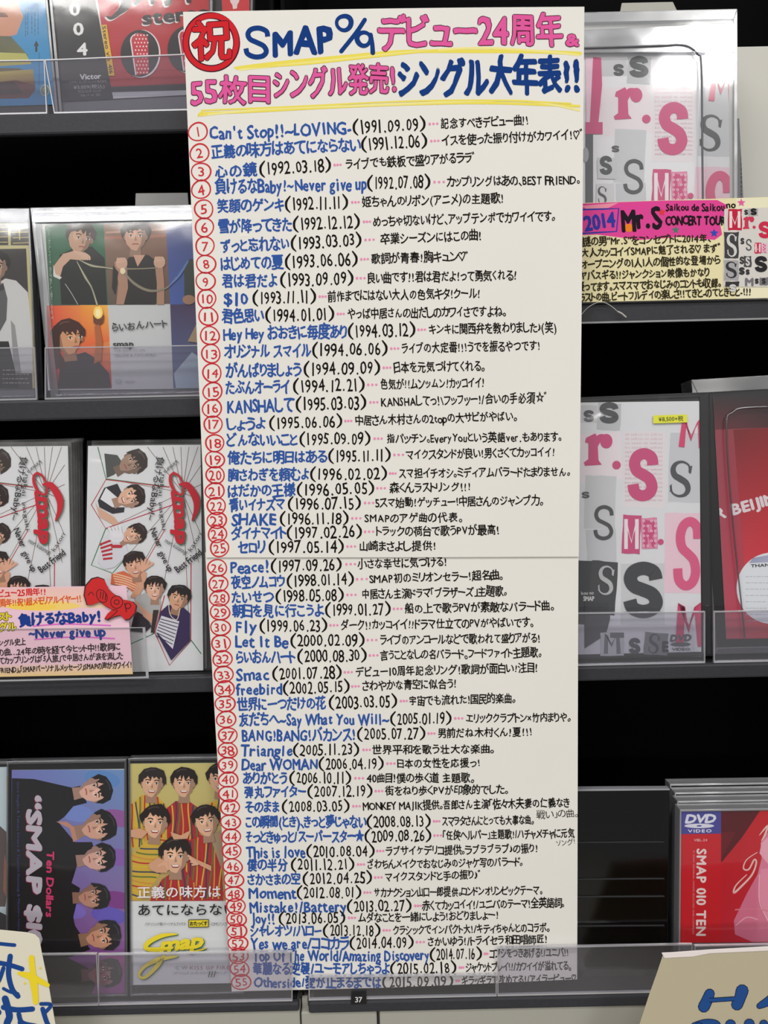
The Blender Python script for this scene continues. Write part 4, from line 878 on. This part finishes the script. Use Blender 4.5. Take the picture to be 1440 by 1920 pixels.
slab('panel', pb, [(1362, 88), (1560, 84), (1560, py_at(pb, 1560, Z['B1'] + .0006)), (1362, py_at(pb, 1362, Z['B1'] + .0006))], 0, .002, mat('white_board', (214, 212, 204), .6), bd)
pe = Plane(ROWY['B1'] + .031, (1395, 300), 3.5)
q = [(1300, 225), (1386, 222), (1404, 574), (1300, 574)]; q[2] = (1404, py_at(pe, 1404, Z['B1'] + .001)); q[3] = (1300, py_at(pe, 1300, Z['B1'] + .001))
sc_ = empty('disc_leaflet', pe.pt(1390, 560), 'grey leaflet with tiny dark type peeking out beside the large letters box set', 'leaflet')
slab('sheet', pe, q, 0, .001, mat('leaflet_grey', (120, 120, 122), .5), sc_, bevel=0); a = Art(pe, q); a.lines(1387, 262, 1399, 400, 2, (50, 50, 54), 2, False, 2.2); a.build('small_print', sc_)

p6 = Plane(ROWY['B2'], (1220, 1000), 4)
q = [(1060, 746), (1331, 735), (1337, 1240), (1064, 1246)]; cv = [(1066, 755), (1311, 752), (1315, 1231), (1068, 1234)]
r, q = case('dvd_case', 'black disc case with torn pink and grey letters cover and yellow price sticker', 'dvd case', p6, q, cv, 'B2', depth=.015, rim=(5, 9, 19, 9), tray=DVDB, rimmat=DVDB, front_h=.0006)
slab('film_pocket', p6, inset(q, 1, 4, 4, 4), .0012, .0004, SLEEVE, r, bevel=0)
a = Art(p6, cv); a.poly(cv, (226, 227, 232)); 
letters_box(a, lambda x, y: (1106 + x, 752 + y), 1.0)
a.text('kou no', 1090, 1112, 1113, 1111, 9, (206, 206, 210), off=.03); a.text('SMAP', 1094, 1122, 1114, 1122, 12, (214, 214, 218), off=.05)
a.poly([(1096, 1130), (1142, 1130), (1144, 1160), (1136, 1190), (1096, 1216)], (70, 72, 76))
tile(a, 1126, 1186, 1170, 1230, (200, 202, 206)); a.stroke([(1136, 1226), (1137, 1190), (1147, 1210), (1158, 1190), (1160, 1226)], 8, (120, 122, 128), smooth=False, cap=False); a.rect(1144, 1186, 1170, 1196, (110, 112, 118)); a.S(1190, 1211, 24, 30, 8, (80, 82, 88)); tile(a, 1208, 1186, 1252, 1228, (130, 132, 136), 4); a.S(1226, 1207, 22, 38, 6, (70, 72, 78), 8, True); a.text('E', 1243, 1212, 1252, 1212, 26, (50, 52, 56), off=.08)
a.stroke([(1274, 1212), (1278, 1134), (1292, 1180), (1308, 1134), (1316, 1212)], 15, (214, 70, 116), smooth=False, cap=False)
a.text('DVD', 1258, 1196, 1296, 1195, 17, (96, 98, 104), off=.08, skew=.2); a.ell(1276, 1208, 19, 4, (96, 98, 104)); a.text('VIDEO', 1260, 1217, 1294, 1217, 7, (96, 98, 104), off=.05)
a.build('cover_print', r)
slab('price_sticker', p6, [(1225, 779), (1288, 777), (1289, 792), (1225, 794)], .0016, .0002, mat('sticker_yellow', (226, 226, 62), .5), r, bevel=0)
a = Art(p6, None, h=.0017); a.text('¥8,500+税', 1235, 786, 1281, 784.5, 11, (50, 54, 40), off=.01); a.build('price_print', r)
p7 = Plane(ROWY['B2'] + .004, (1400, 1000), 6)
q = [(1296, 712), (1500, 700), (1500, 1240), (1338, 1240)]; cv = [(1337, 742), (1480, 738), (1480, 1196), (1362, 1198)]
r, q = case('clear_disc_box', 'clear disc box with a red sleeve and a round white label, right edge', 'disc case', p7, q, [(1337, 742), (1480, 738), (1480, 1196), (1362, 1198)], 'B2', depth=.02, rim=(9, 26, 5, 12), tray=BLKP)
a = Art(p7, cv); a.grad([(1337, 740), (1482, 738), (1482, 812), (1337, 812)], (26, 24, 28), (24, 22, 26), (60, 26, 32), (110, 40, 50)); a.grad([(1334, 806), (1482, 800), (1482, 1198), (1360, 1198)], (150, 66, 80), (150, 14, 26), (206, 40, 60), (196, 76, 100)); a.grad([(1375, 806), (1482, 800), (1482, 1090), (1398, 1090)], (120, 20, 30), (140, 14, 24), (226, 44, 58), (216, 60, 76))
a.text('R BEIJING', 1342, 964, 1478, 926, 28, (226, 216, 222), off=.06, sp=.12)
a.ell(1448, 1103, 67, 67, (226, 230, 236), n=48); a.text('THANKS!', 1408, 1061, 1460, 1058, 8, (60, 62, 70), off=.06); a.lines(1398, 1075, 1440, 1170, 8, (170, 176, 190), 9); a.grad([(1412, 1046), (1480, 1034), (1480, 1052), (1404, 1056)], (150, 160, 190), (190, 190, 210), (200, 190, 210), (160, 170, 200)); a.build('cover_print', r)
tube('moulded_groove', [p7.pt(x, y, .0036) for x, y in catmull([(1480, 762), (1400, 764), (1375, 772), (1362, 800), (1372, 960), (1392, 1150), (1396, 1196)], 5)], .0006, clear('groove_clear', (.5, .5, .53), .2, .15), r)

p8 = Plane(ROWY['B3'], (1300, 1650), 5)
for k in range(4):
    pk = Plane(ROWY['B3'] + .0115 * k, (1300, 1650), 5); first = k == 0
    q = [(1275 - 5 * k - (4 if k == 3 else 0), 1518 - 16 * k), (1520, 1514 - 16 * k), (1520, 1770), (1272 - 4 * k, 1772)]
    cv = [(1275, 1522), (1500, 1519), (1500, 1766), (1275, 1768)]
    r, q = case('dvd_single_case', ('slim disc case with red cover and blue corner label, front of its stack', 'slim clear disc case directly behind the red-covered one', 'slim clear disc case, third in the stack behind the red-covered one', 'slim clear disc case, rearmost of the stack behind the red-covered one')[k], 'dvd case', pk, q, cv if first else None, 'B3', depth=.0095, rim=(3, 4, 3, 3), tray=BLKP if k else GREYP, rimmat=clear('stack_rim', (.6, .6, .62), .2, .18, haze=.32, bump=.2, bscale=20), group='slim cases in the bottom right stack', lid=first)
    if first:
        a = Art(p8, cv); yb = q[2][1]; a.poly([(1275, 1520), (1352, 1519), (1352, 1860), (1275, 1860)], (205, 32, 44)); a.grad([(1352, 1519), (1500, 1516), (1500, 1860), (1352, 1860)], (196, 24, 36), (206, 30, 40), (206, 50, 70), (200, 40, 60))
        a.poly([(1352, 1520), (1426, 1519), (1390, 1572), (1352, 1618)], (92, 14, 26)); a.poly([(1352, 1560), (1380, 1560), (1352, 1610)], (110, 20, 32))
        a.poly([(1275, 1521), (1352, 1520), (1352, 1563), (1275, 1564)], (74, 74, 156)); a.text('DVD', 1287, 1535, 1342, 1534, 22, (228, 228, 240), off=.07, skew=.25, sp=.02); a.ell(1311, 1548.5, 28, 4.2, (228, 228, 240)); a.ell(1311, 1548.5, 5, 1.4, (74, 74, 156)); a.text('VIDEO', 1290, 1558, 1334, 1557.5, 8, (228, 228, 240), off=.05, sp=.2)
        a.text('VIBL-24', 1301, 1575, 1326, 1575, 7, (240, 200, 206)); a.text('SMAP 010 TEN', 1316, 1592, 1315, 1754, 26, (240, 222, 222), off=.04, sp=.14, vs=.95); a.text('10 SMAP ORIGINAL SONGS SELECTED AND COMPILED', 1301, 1595, 1300, 1752, 4.5, (226, 150, 160))
        # pink petals
        for P, c in (([(1440, 1560), (1426, 1580), (1428, 1610), (1418, 1650), (1424, 1700), (1445, 1740), (1500, 1766), (1500, 1560)], (226, 130, 160)), ([(1420, 1640), (1400, 1676), (1376, 1726), (1378, 1752), (1410, 1766), (1500, 1766), (1440, 1720)], (220, 120, 150)), ([(1426, 1630), (1422, 1680), (1438, 1726), (1470, 1750), (1500, 1700), (1500, 1620)], (236, 150, 176)), ([(1428, 1580), (1424, 1600), (1440, 1620), (1460, 1590), (1450, 1560)], (240, 176, 194))): a.poly(P, c)
        a.stroke([(1424, 1640), (1424, 1690), (1440, 1726)], 1.4, (246, 196, 212)); a.stroke([(1380, 1735), (1400, 1720), (1420, 1724)], 2, (240, 176, 196)); a.stroke([(1378, 1706), (1410, 1704), (1440, 1708)], 2.5, (226, 130, 150), cap=False)
        for P in ([(1420, 1598), (1400, 1612), (1394, 1628), (1404, 1630), (1414, 1612), (1418, 1618), (1410, 1640), (1390, 1662), (1376, 1674), (1380, 1660), (1400, 1640)], [(1424, 1566), (1432, 1556), (1440, 1548), (1434, 1566), (1428, 1576)]): a.stroke(P, [1.2, 3, 3, 4, 1.6], (240, 200, 196))
        a.build('cover_print', r)
# empty black holders left of it
p9 = Plane(ROWY['B3'] + .004, (1150, 1650), 4)
for k, (qq, lb) in enumerate((([(1060, 1480), (1256, 1481), (1252, 1860), (1060, 1864)], 'empty black disc tray holder in the bottom right bay, between poster and red case'), )):
    q = list(qq); q[2] = (q[2][0], py_at(p9, q[2][0], Z['B3'] + .0042)); q[3] = (q[3][0], py_at(p9, q[3][0], Z['B3'] + .0042))
    hd = empty('disc_holder', base(p9, q), lb, 'holder')
    slab('backing', p9, q, -.004, .003, BLKP, hd); slab('card_pocket', p9, [(1098, 1518), (1207, 1516), (1210, py_at(p9, 1210, Z['B3'] + .003)), (1092, py_at(p9, 1092, Z['B3'] + .003))], -.002, .001, mat('pocket_grey', (46, 44, 43), .45, noise=.25, scale=30), hd)
    slab('window', p9, [(1085, 1483), (1254, 1481), (1250, 1815), (1083, 1818)], .0012, .0008, SMOKE, hd, bevel=0)
    for y in (1579, 1648, 1681, 1736): slab('ridge', p9, [(1080, y), (1246, y - 1), (1246, y + 1.5), (1080, y + 2.5)], .0022, .0014, mat('ridge_grey', (34, 34, 36), .4, .4), hd, bevel=.0003)
    slab('ridge', p9, [(1070, 1480), (1256, 1479), (1256, 1482), (1070, 1484)], .003, .006, mat('ridge_bright', (150, 150, 156), .25, .6), hd, bevel=.0003)

# ------------------------------------------------------------------ clear guards clipped along the shelf fronts
def guard(key, x0, x1, y0, y1, label, m=None, dy=0.0, edge=True, lean=0):
    """y0,y1: top edge at x0 and x1; stands on the shelf lip"""
    pl = Plane(ROWY[key] - .0165 - dy, ((x0 + x1) / 2, y0), lean)
    b = lambda x: py_at(pl, x, Z[key] + .0004)
    dx = 8 if (x0 + x1) / 2 < 400 else 0
    q = [(x0, y0), (x1, y1), (x1 + dx * (x1 < 340) * .6, b(x1)), (x0 + dx * 2.2 * (x0 > 20) * (key in ('A1',)) , b(x0))]
    r = empty('shelf_guard', base(pl, q), label, 'shelf guard', 'clear acrylic shelf guards')
    slab('panel', pl, q, 0, .0014, m or ACR, r, bevel=0)
    if edge: frame('polished_edge', pl, inset(q, -.3, -.6, -.3, 0), (1.6, 2.0, 1.6, 2.8), .0003, .002, ACE, r, bevel=0)
    # foot of the L lying on the shelf
    zz = Z[key]; p, q_ = pl.pt(*q[3], 0), pl.pt(*q[2], 0)
    worldbox('foot', min(p.x, q_.x), max(p.x, q_.x), p.y + .0005, p.y + .0035, zz + .0001, zz + .0004, ACE, r, bevel=0)
    return r
guard('A1', -60, 83, 114, 112, 'clear shelf guard in front of the blue cover disc, top left')
guard('A1', 84, 352, 112, 101, 'clear shelf guard in front of the red cover disc')
guard('A2', -60, 64, 653, 651, 'clear shelf guard below the black and white photo disc')
guard('A2', 84, 390, 652, 647, 'clear shelf guard in front of the four-colour panel disc', lean=0)
guard('A4', -60, 181, 1792, 1789, 'clear shelf guard at the bottom left, in front of the purple disc')
guard('B1', 1075, 1440, 470, 462, 'clear shelf guard below the large letters box set, behind the yellow card')
guard('B2', 1070, 1322, 1150, 1147, 'clear shelf guard in front of the black letters disc case')
guard('B2', 1339, 1520, 1147, 1143, 'clear shelf guard in front of the red sleeve box')
guard('A4', 184, 548, 1790, 1785, 'clear shelf guard overlapping the lower left corner of the poster')
guard('B3', 579, 931, 1832, 1828, 'low clear shelf guard in front of the bottom edge of the poster', ACRL)
guard('B3', 933, 1298, 1778, 1771, 'clear shelf guard overlapping the lower right corner of the poster')
guard('B3', 1303, 1520, 1774, 1770, 'clear shelf guard in front of the red slim disc case')

# ------------------------------------------------------------------ handwritten cards
pc = Plane(ROWY['A3'] - .0185, (120, 1180), 6)
pk_ = empty('point_of_sale_card', pc.pt(120, 1268), 'pink and yellow handwritten card with a red bow in front of the left booklets', 'card')
bq = lambda x: py_at(pc, x, Z['A3'] + .0008)
q = [(-90, 1103), (237, 1098), (249, min(1264, bq(249))), (-90, min(1271, bq(-90)))]
slab('card', pc, q, .0002, .0004, mat('card_pink', (236, 200, 212), .6), pk_, bevel=0)
slab('film_sleeve', pc, [(-90, 1180), (272, 1176), (279, bq(279)), (-90, bq(-90))], .0014, .0002, SLEEVE, pk_, bevel=0)
frame('film_edge', pc, [(-90, 1180), (272, 1176), (279, bq(279)), (-90, bq(-90))], (1, 1.4, 5, 3), .0015, .0006, ACE, pk_, bevel=0)
a = Art(pc, q, h=.0003)
def P(x, y): return (x / 3.2727, 780 + y / 3.2727)
a.poly(q, (236, 198, 212)); a.grad([(-60, 1104), (160, 1101), (200, 1140), (-60, 1140)], (238, 190, 190), (238, 196, 190), (240, 206, 180), (240, 196, 170)); a.ell(80, 1136, 70, 9, (244, 210, 120), n=30); a.ell(60, 1138, 46, 6, (246, 206, 90), n=30)
a.grad([(-60, 1248), (249, 1244), (249, 1268), (-60, 1272)], (236, 200, 200), (238, 204, 190), (236, 206, 140), (238, 204, 130))
a.text('デビュー25周年!!', -18, 1114, 86, 1109, 15, (212, 50, 56), hand=.5, thick=.5); a.text('周年!!祝!超メモリアルイヤー!!', 0, 1131, 152, 1122, 16, (220, 96, 40), hand=.5, thick=.5)
a.text('スト', -4, 1157, 21, 1155, 18, (226, 206, 50), thick=.9, outline=(50, 44, 20), ow=.9); a.text('グル', -2, 1176, 30, 1175, 18, (226, 206, 50), thick=.9, outline=(50, 44, 20), ow=.9)
a.stroke([P(200, 1290), P(400, 1276), P(680, 1286)], 2.6, (222, 110, 200), cap=False); a.stroke([P(210, 1372), P(450, 1356), P(705, 1366)], 2.6, (222, 110, 200), cap=False)
a.text('負けるなBaby!', 35, 1163, 189, 1154, 27, (34, 62, 140), hand=.7, thick=1.3); a.text('~Never give up', 54, 1188, 196, 1184, 23, (34, 62, 140), hand=.6, thick=1.2)
BK = (42, 28, 34)
a.text('シングル史上', -12, 1206, 48, 1203, 14, BK, hand=.4, thick=.35); a.text('の曲…24年の時を経て今ヒット中!!歌詞に', -4, 1224, 225, 1212, 15.5, BK, hand=.5, thick=.35); a.text('てカップリングは「5人旅」で中居さんが涙を流した', -2, 1239, 230, 1229, 15, BK, hand=.5, thick=.35); a.text('FRIEND」。「SMAPパーソナルメッセージ」SMAPの声がカワイイ!', -2, 1257, 247, 1246, 14.5, BK, hand=.5, thick=.35)
a.build('handwriting', pk_, INK)
# cut-out bow stuck on the card
BW = [(512, 1100), (520, 1040), (560, 995), (600, 985), (640, 1000), (665, 1060), (690, 1085), (720, 1105), (745, 1125), (780, 1130), (820, 1140), (842, 1165), (835, 1210), (800, 1250), (770, 1255), (740, 1225), (700, 1235), (660, 1255), (640, 1245), (660, 1215), (690, 1190), (650, 1170), (610, 1140), (560, 1160), (530, 1160)]
V = [pc.pt(*P(*p), .0022) for p in BW] + [pc.pt(*P(*p), .0006) for p in BW]; n = len(BW)
link('paper_bow', V, [tuple(reversed(range(n)))] + [tuple(range(n, 2 * n))] + [(i, (i + 1) % n, n + (i + 1) % n, n + i) for i in range(n)], mat('bow_dark', (60, 18, 20), .6), pk_)
a = Art(pc, None, h=.0023); cxy = P(675, 1130)
a.poly([lerp(P(*p), P(675, 1120), .0) if False else (P(*p)[0] + (cxy[0] - P(*p)[0]) * .05, P(*p)[1] + (cxy[1] - P(*p)[1]) * .05) for p in BW], (206, 34, 36))
D = (60, 18, 20)
a.ring(*P(625, 1105), 9, 13, 1.5, D, rot=-30); a.ell(*P(716, 1142), 12, 12.5, D); a.ell(*P(716, 1142), 10.5, 11, (206, 34, 36)); a.ell(*P(716, 1142), 5.5, 5, D); a.ell(*P(716, 1142), 4, 3.4, (206, 34, 36))
for x, y in ((618, 1095), (634, 1100), (650, 1106)): a.stroke([P(x, y - 18), P(x - 4, y + 22)], 1.5, D, n=2)
a.stroke([P(765, 1150), P(776, 1200)], 1.8, D, n=2); a.ring(*P(785, 1165), 5, 5, 1.5, D); a.stroke([P(540, 1100), P(560, 1080), P(575, 1100)], 1.2, D); a.stroke([P(690, 1190), P(720, 1196), P(660, 1250)], 1.2, D)
a.build('bow_print', pk_)

py_ = Plane(ROWY['B1'] - .0190, (1270, 470), 3)
yc = empty('point_of_sale_card', py_.pt(1270, 562), 'cream handwritten card with a pink heading and clipped letters, under the letters box set', 'card')
bz = lambda x: py_at(py_, x, Z['B1'] + .0006)
q = [(1050, 382), (1480, 368), (1480, min(559, bz(1480))), (1050, min(568, bz(1050)))]
slab('card', py_, q, .0002, .0004, mat('card_cream_light', (232, 222, 176), .65), yc, bevel=0)
a = Art(py_, q, h=.0003)
a.poly(q, (234, 224, 178)); a.poly([(1380, 372), (1480, 369), (1480, 560), (1380, 563)], (238, 232, 200))
a.poly([(1050, 384), (1130, 380), (1250, 376), (1345, 375), (1362, 384), (1360, 400), (1350, 418), (1354, 440), (1340, 450), (1280, 444), (1200, 450), (1120, 440), (1050, 442)], (226, 74, 152)); a.poly([(1090, 386), (1160, 380), (1140, 390), (1100, 392)], (238, 150, 170))
a.stroke([(1090, 393), (1130, 392), (1160, 391), (1156, 434), (1120, 436), (1090, 438)], 3, (58, 64, 160), smooth=False); a.text('2014', 1096, 418, 1152, 411, 38, (52, 62, 160), hand=.6, thick=1.5)
a.ell(1179, 427, 8, 8, (240, 130, 40)); a.text('Mr.S', 1166, 411, 1238, 405, 56, (34, 26, 34), hand=.8, thick=1.9)
a.star(1241, 398, 7.5, (226, 60, 60)); a.star(1390, 380, 8, (232, 100, 160)); a.star(1267, 431, 7.5, (70, 130, 110)); a.star(1339, 437, 8.5, (50, 80, 180))
a.text('Saikou de Saikou', 1249, 388, 1358, 388, 19, (34, 26, 30), hand=.5, thick=.6); a.text('no', 1362, 384, 1379, 383, 18, (34, 26, 30), hand=.4, thick=.6); a.text('CONCERT TOUR', 1248, 413, 1360, 413, 24, (34, 26, 30), hand=.6, thick=.9)
for t, x0, x1, y0, y1 in (('謎の男“Mr.S”をコンセプトに2014年、', 1092, 1332, 453, 446), ('大人カッコイイSMAPに魅了される♡ まず゛', 1090, 1350, 474, 465), ('オープニングの1人1人の個性的な登場から', 1090, 1350, 496, 487), ('ヤバスギる!!ジャンクション映像もかなり', 1088, 1330, 517, 510), ('凝ってます。スマスマでおなじみのコントも収録。', 1082, 1352, 538, 530), ('ラストの曲,ビートフルデイの楽しさ!!てきと-のてときとと-!!!', 1086, 1408, 558, 546)): a.text(t, x0, y0, x1, y1, 19, (52, 46, 30), hand=.6, thick=.55)
a.poly([(1358, 392), (1480, 388), (1480, 538), (1356, 538)], (216, 212, 206))
tileM(a, 1378, 412, 26, 40, (198, 40, 70), (232, 224, 220), 0); a.S(1399, 398, 8, 10, 3, (60, 58, 60)); tile(a, 1403, 391, 1421, 405, (170, 168, 168)); a.S(1413, 397, 13, 13, 4, (40, 38, 40)); letter_r(a, 1402, 418, .42, (206, 60, 90)); a.ell(1414, 426, 3, 3, (206, 60, 90)); a.S(1434, 431, 26, 32, 8, (206, 50, 80))
tile(a, 1358, 435, 1385, 484, (70, 68, 70)); a.S(1372, 460, 20, 44, 6, (210, 208, 206), 0, True); tile(a, 1358, 488, 1385, 526, (170, 168, 170)); a.S(1371, 506, 22, 32, 6, (60, 58, 62), 0, True)
a.S(1392, 452, 8, 12, 3, (60, 58, 60)); a.S(1404, 459, 12, 22, 2.4, (90, 88, 92)); tileM(a, 1421, 465, 12, 20, (206, 60, 90), (236, 226, 226)); tileR(a, 1433, 465, 10, 18)
a.S(1391, 488, 9, 14, 3, (60, 58, 60)); tile(a, 1395, 480, 1409, 500, (80, 78, 80)); a.S(1402, 490, 9, 17, 3, (210, 208, 206)); a.S(1427, 495, 26, 30, 8, (46, 44, 48)); a.S(1391, 508, 12, 14, 4, (60, 58, 60)); a.S(1402, 510, 8, 10, 3, (60, 58, 60)); tile(a, 1360, 528, 1386, 537, (60, 58, 60)); a.S(1374, 540, 14, 14, 4, (210, 208, 206))
a.text('M', 1398, 528, 1412, 528, 20, (120, 118, 122), thick=1); a.S(1419, 527, 8, 10, 3, (60, 58, 60)); tile(a, 1424, 520, 1440, 534, (120, 118, 122)); a.S(1432, 527, 8, 11, 3, (50, 48, 52))
a.build('handwriting', yc, INK)
# thin tag string lying over the shelf lip
ps = Plane(ROWY['B1'] - .0215, (1130, 580), 0)
st = empty('tag_string', ps.pt(1172, 594), 'thin clear tag string looped on the shelf edge right of the poster', 'string')
tube('string', [ps.pt(x, y, .0005) for x, y in catmull([(1090, 590), (1102, 577), (1118, 568), (1132, 567), (1146, 574), (1160, 586)], 6)], .00028, mat('nylon', (186, 184, 178), .3), st)
tube('knot', [ps.pt(x, y, .0005) for x, y in [(1158, 584), (1166, 588), (1174, 595)]], .0006, MT['nylon'], st)

# ------------------------------------------------------------------ two foreground boards below
pf = Plane(-.045, (50, 1850), 6)
fb = empty('sign_board', pf.pt(20, 1980), 'cream hand-lettered board with blue strokes and a yellow star, bottom left corner', 'sign')
Q1 = [(-120, 1738), (0, 1743), (51, 1748), (66, 1752), (74, 1760), (78, 1783), (92, 1850), (104, 1920), (122, 2010), (-120, 2010)]
def board(pl, Q, th, m, par, name='board'):
    V = [pl.pt(*p) for p in Q] + [pl.pt(*p, -th) for p in Q]; n = len(Q)
    return link(name, V, [tuple(reversed(range(n))), tuple(range(n, 2 * n))] + [(i, (i + 1) % n, n + (i + 1) % n, n + i) for i in range(n)], m, par, bevel=.0004)
board(pf, Q1, .003, mat('board_cream', (226, 220, 200), .7), fb)
a = Art(pf, None); BB = (32, 72, 140)
def P4(x, y): return (x / 3.1304, 1400 + y / 3.1304)
for pts, wd in (([(-60, 1150), (30, 1160), (85, 1165)], 7), ([(-30, 1265), (50, 1280), (130, 1305)], 9), ([(60, 1230), (50, 1330), (70, 1420), (105, 1465)], 10), ([(20, 1300), (-10, 1380), (-60, 1430)], 8), ([(105, 1450), (60, 1440), (20, 1420)], 6), ([(20, 1530), (100, 1545), (190, 1540)], 10), ([(30, 1480), (55, 1580), (40, 1640), (60, 1800)], 13), ([(-40, 1540), (-10, 1560)], 12), ([(110, 1570), (130, 1620), (210, 1640)], 9), ([(240, 1510), (300, 1515), (265, 1560)], 7), ([(250, 1540), (280, 1630), (330, 1700)], 9), ([(120, 1620), (160, 1700), (240, 1800)], 11)):
    a.stroke([P4(*p) for p in pts], wd, BB)
a.stroke([P4(185, 1240), P4(190, 1300), P4(200, 1370)], 11, (240, 216, 50)); a.stroke([P4(110, 1330), P4(180, 1350), P4(280, 1400)], [6, 14, 8], (240, 216, 50)); a.stroke([P4(195, 1370), P4(205, 1440), P4(210, 1500)], [16, 12, 10], (240, 216, 50)); a.ell(*P4(235, 1300), 2, 2, (240, 216, 50)); a.ell(*P4(145, 1390), 2, 2, (240, 216, 50))
a.build('lettering', fb, INK)
pg = Plane(-.055, (1350, 1850), 6)
gb = empty('sign_board', pg.pt(1400, 1980), 'beige hand-lettered board with torn white top edge and blue capitals, bottom right corner', 'sign')
Q2 = [(1243, 1790), (1262, 1792), (1330, 1786), (1440, 1780), (1560, 1774), (1560, 2010), (1168, 2010), (1199, 1920), (1218, 1862), (1232, 1823)]
board(pg, Q2, .004, mat('board_beige', (186, 176, 148), .75), gb)
board(Plane(-.0555, (1350, 1850), 6), [(1240, 1786), (1262, 1785), (1330, 1780), (1440, 1774), (1560, 1768), (1560, 1777), (1440, 1783), (1330, 1788), (1300, 1794), (1262, 1796), (1246, 1797)], .0015, mat('torn_white', (236, 226, 222), .8, bump=.3, scale=300), gb, 'torn_edge')
a = Art(pg, None)
def P8(x, y): return (1080 + x / 3.6917, 1400 + y / 3.6917)
def blk(pts, wd):
    a.stroke([P8(*p) for p in pts], [w_ + 2.6 for w_ in wd], (16, 26, 60)); a.stroke([P8(*p) for p in pts], wd, (38, 78, 140))
blk([(925, 1710), (905, 1760), (885, 1800)], [17, 19, 20]); blk([(1150, 1690), (1135, 1740), (1115, 1785)], [22, 19, 20]); a.stroke([P8(930, 1755), P8(1090, 1745)], 9, (16, 26, 60)); a.stroke([P8(915, 1755), P8(1110, 1745)], 6.4, (38, 78, 140))
blk([(1420, 1690), (1360, 1745), (1270, 1795)], [18, 18, 9]); blk([(1420, 1690), (1450, 1750), (1470, 1800)], [18, 18, 18])
blk([(820, 1935), (900, 1915), (970, 1930), (960, 1990)], [12, 14, 16, 16]); blk([(850, 1940), (840, 2010)], [16, 16]); blk([(1070, 1925), (1060, 2000)], [18, 18]); blk([(1200, 1920), (1195, 2000)], [18, 18]); blk([(1300, 1920), (1290, 2000)], [14, 14])
a.build('lettering', gb, INK)
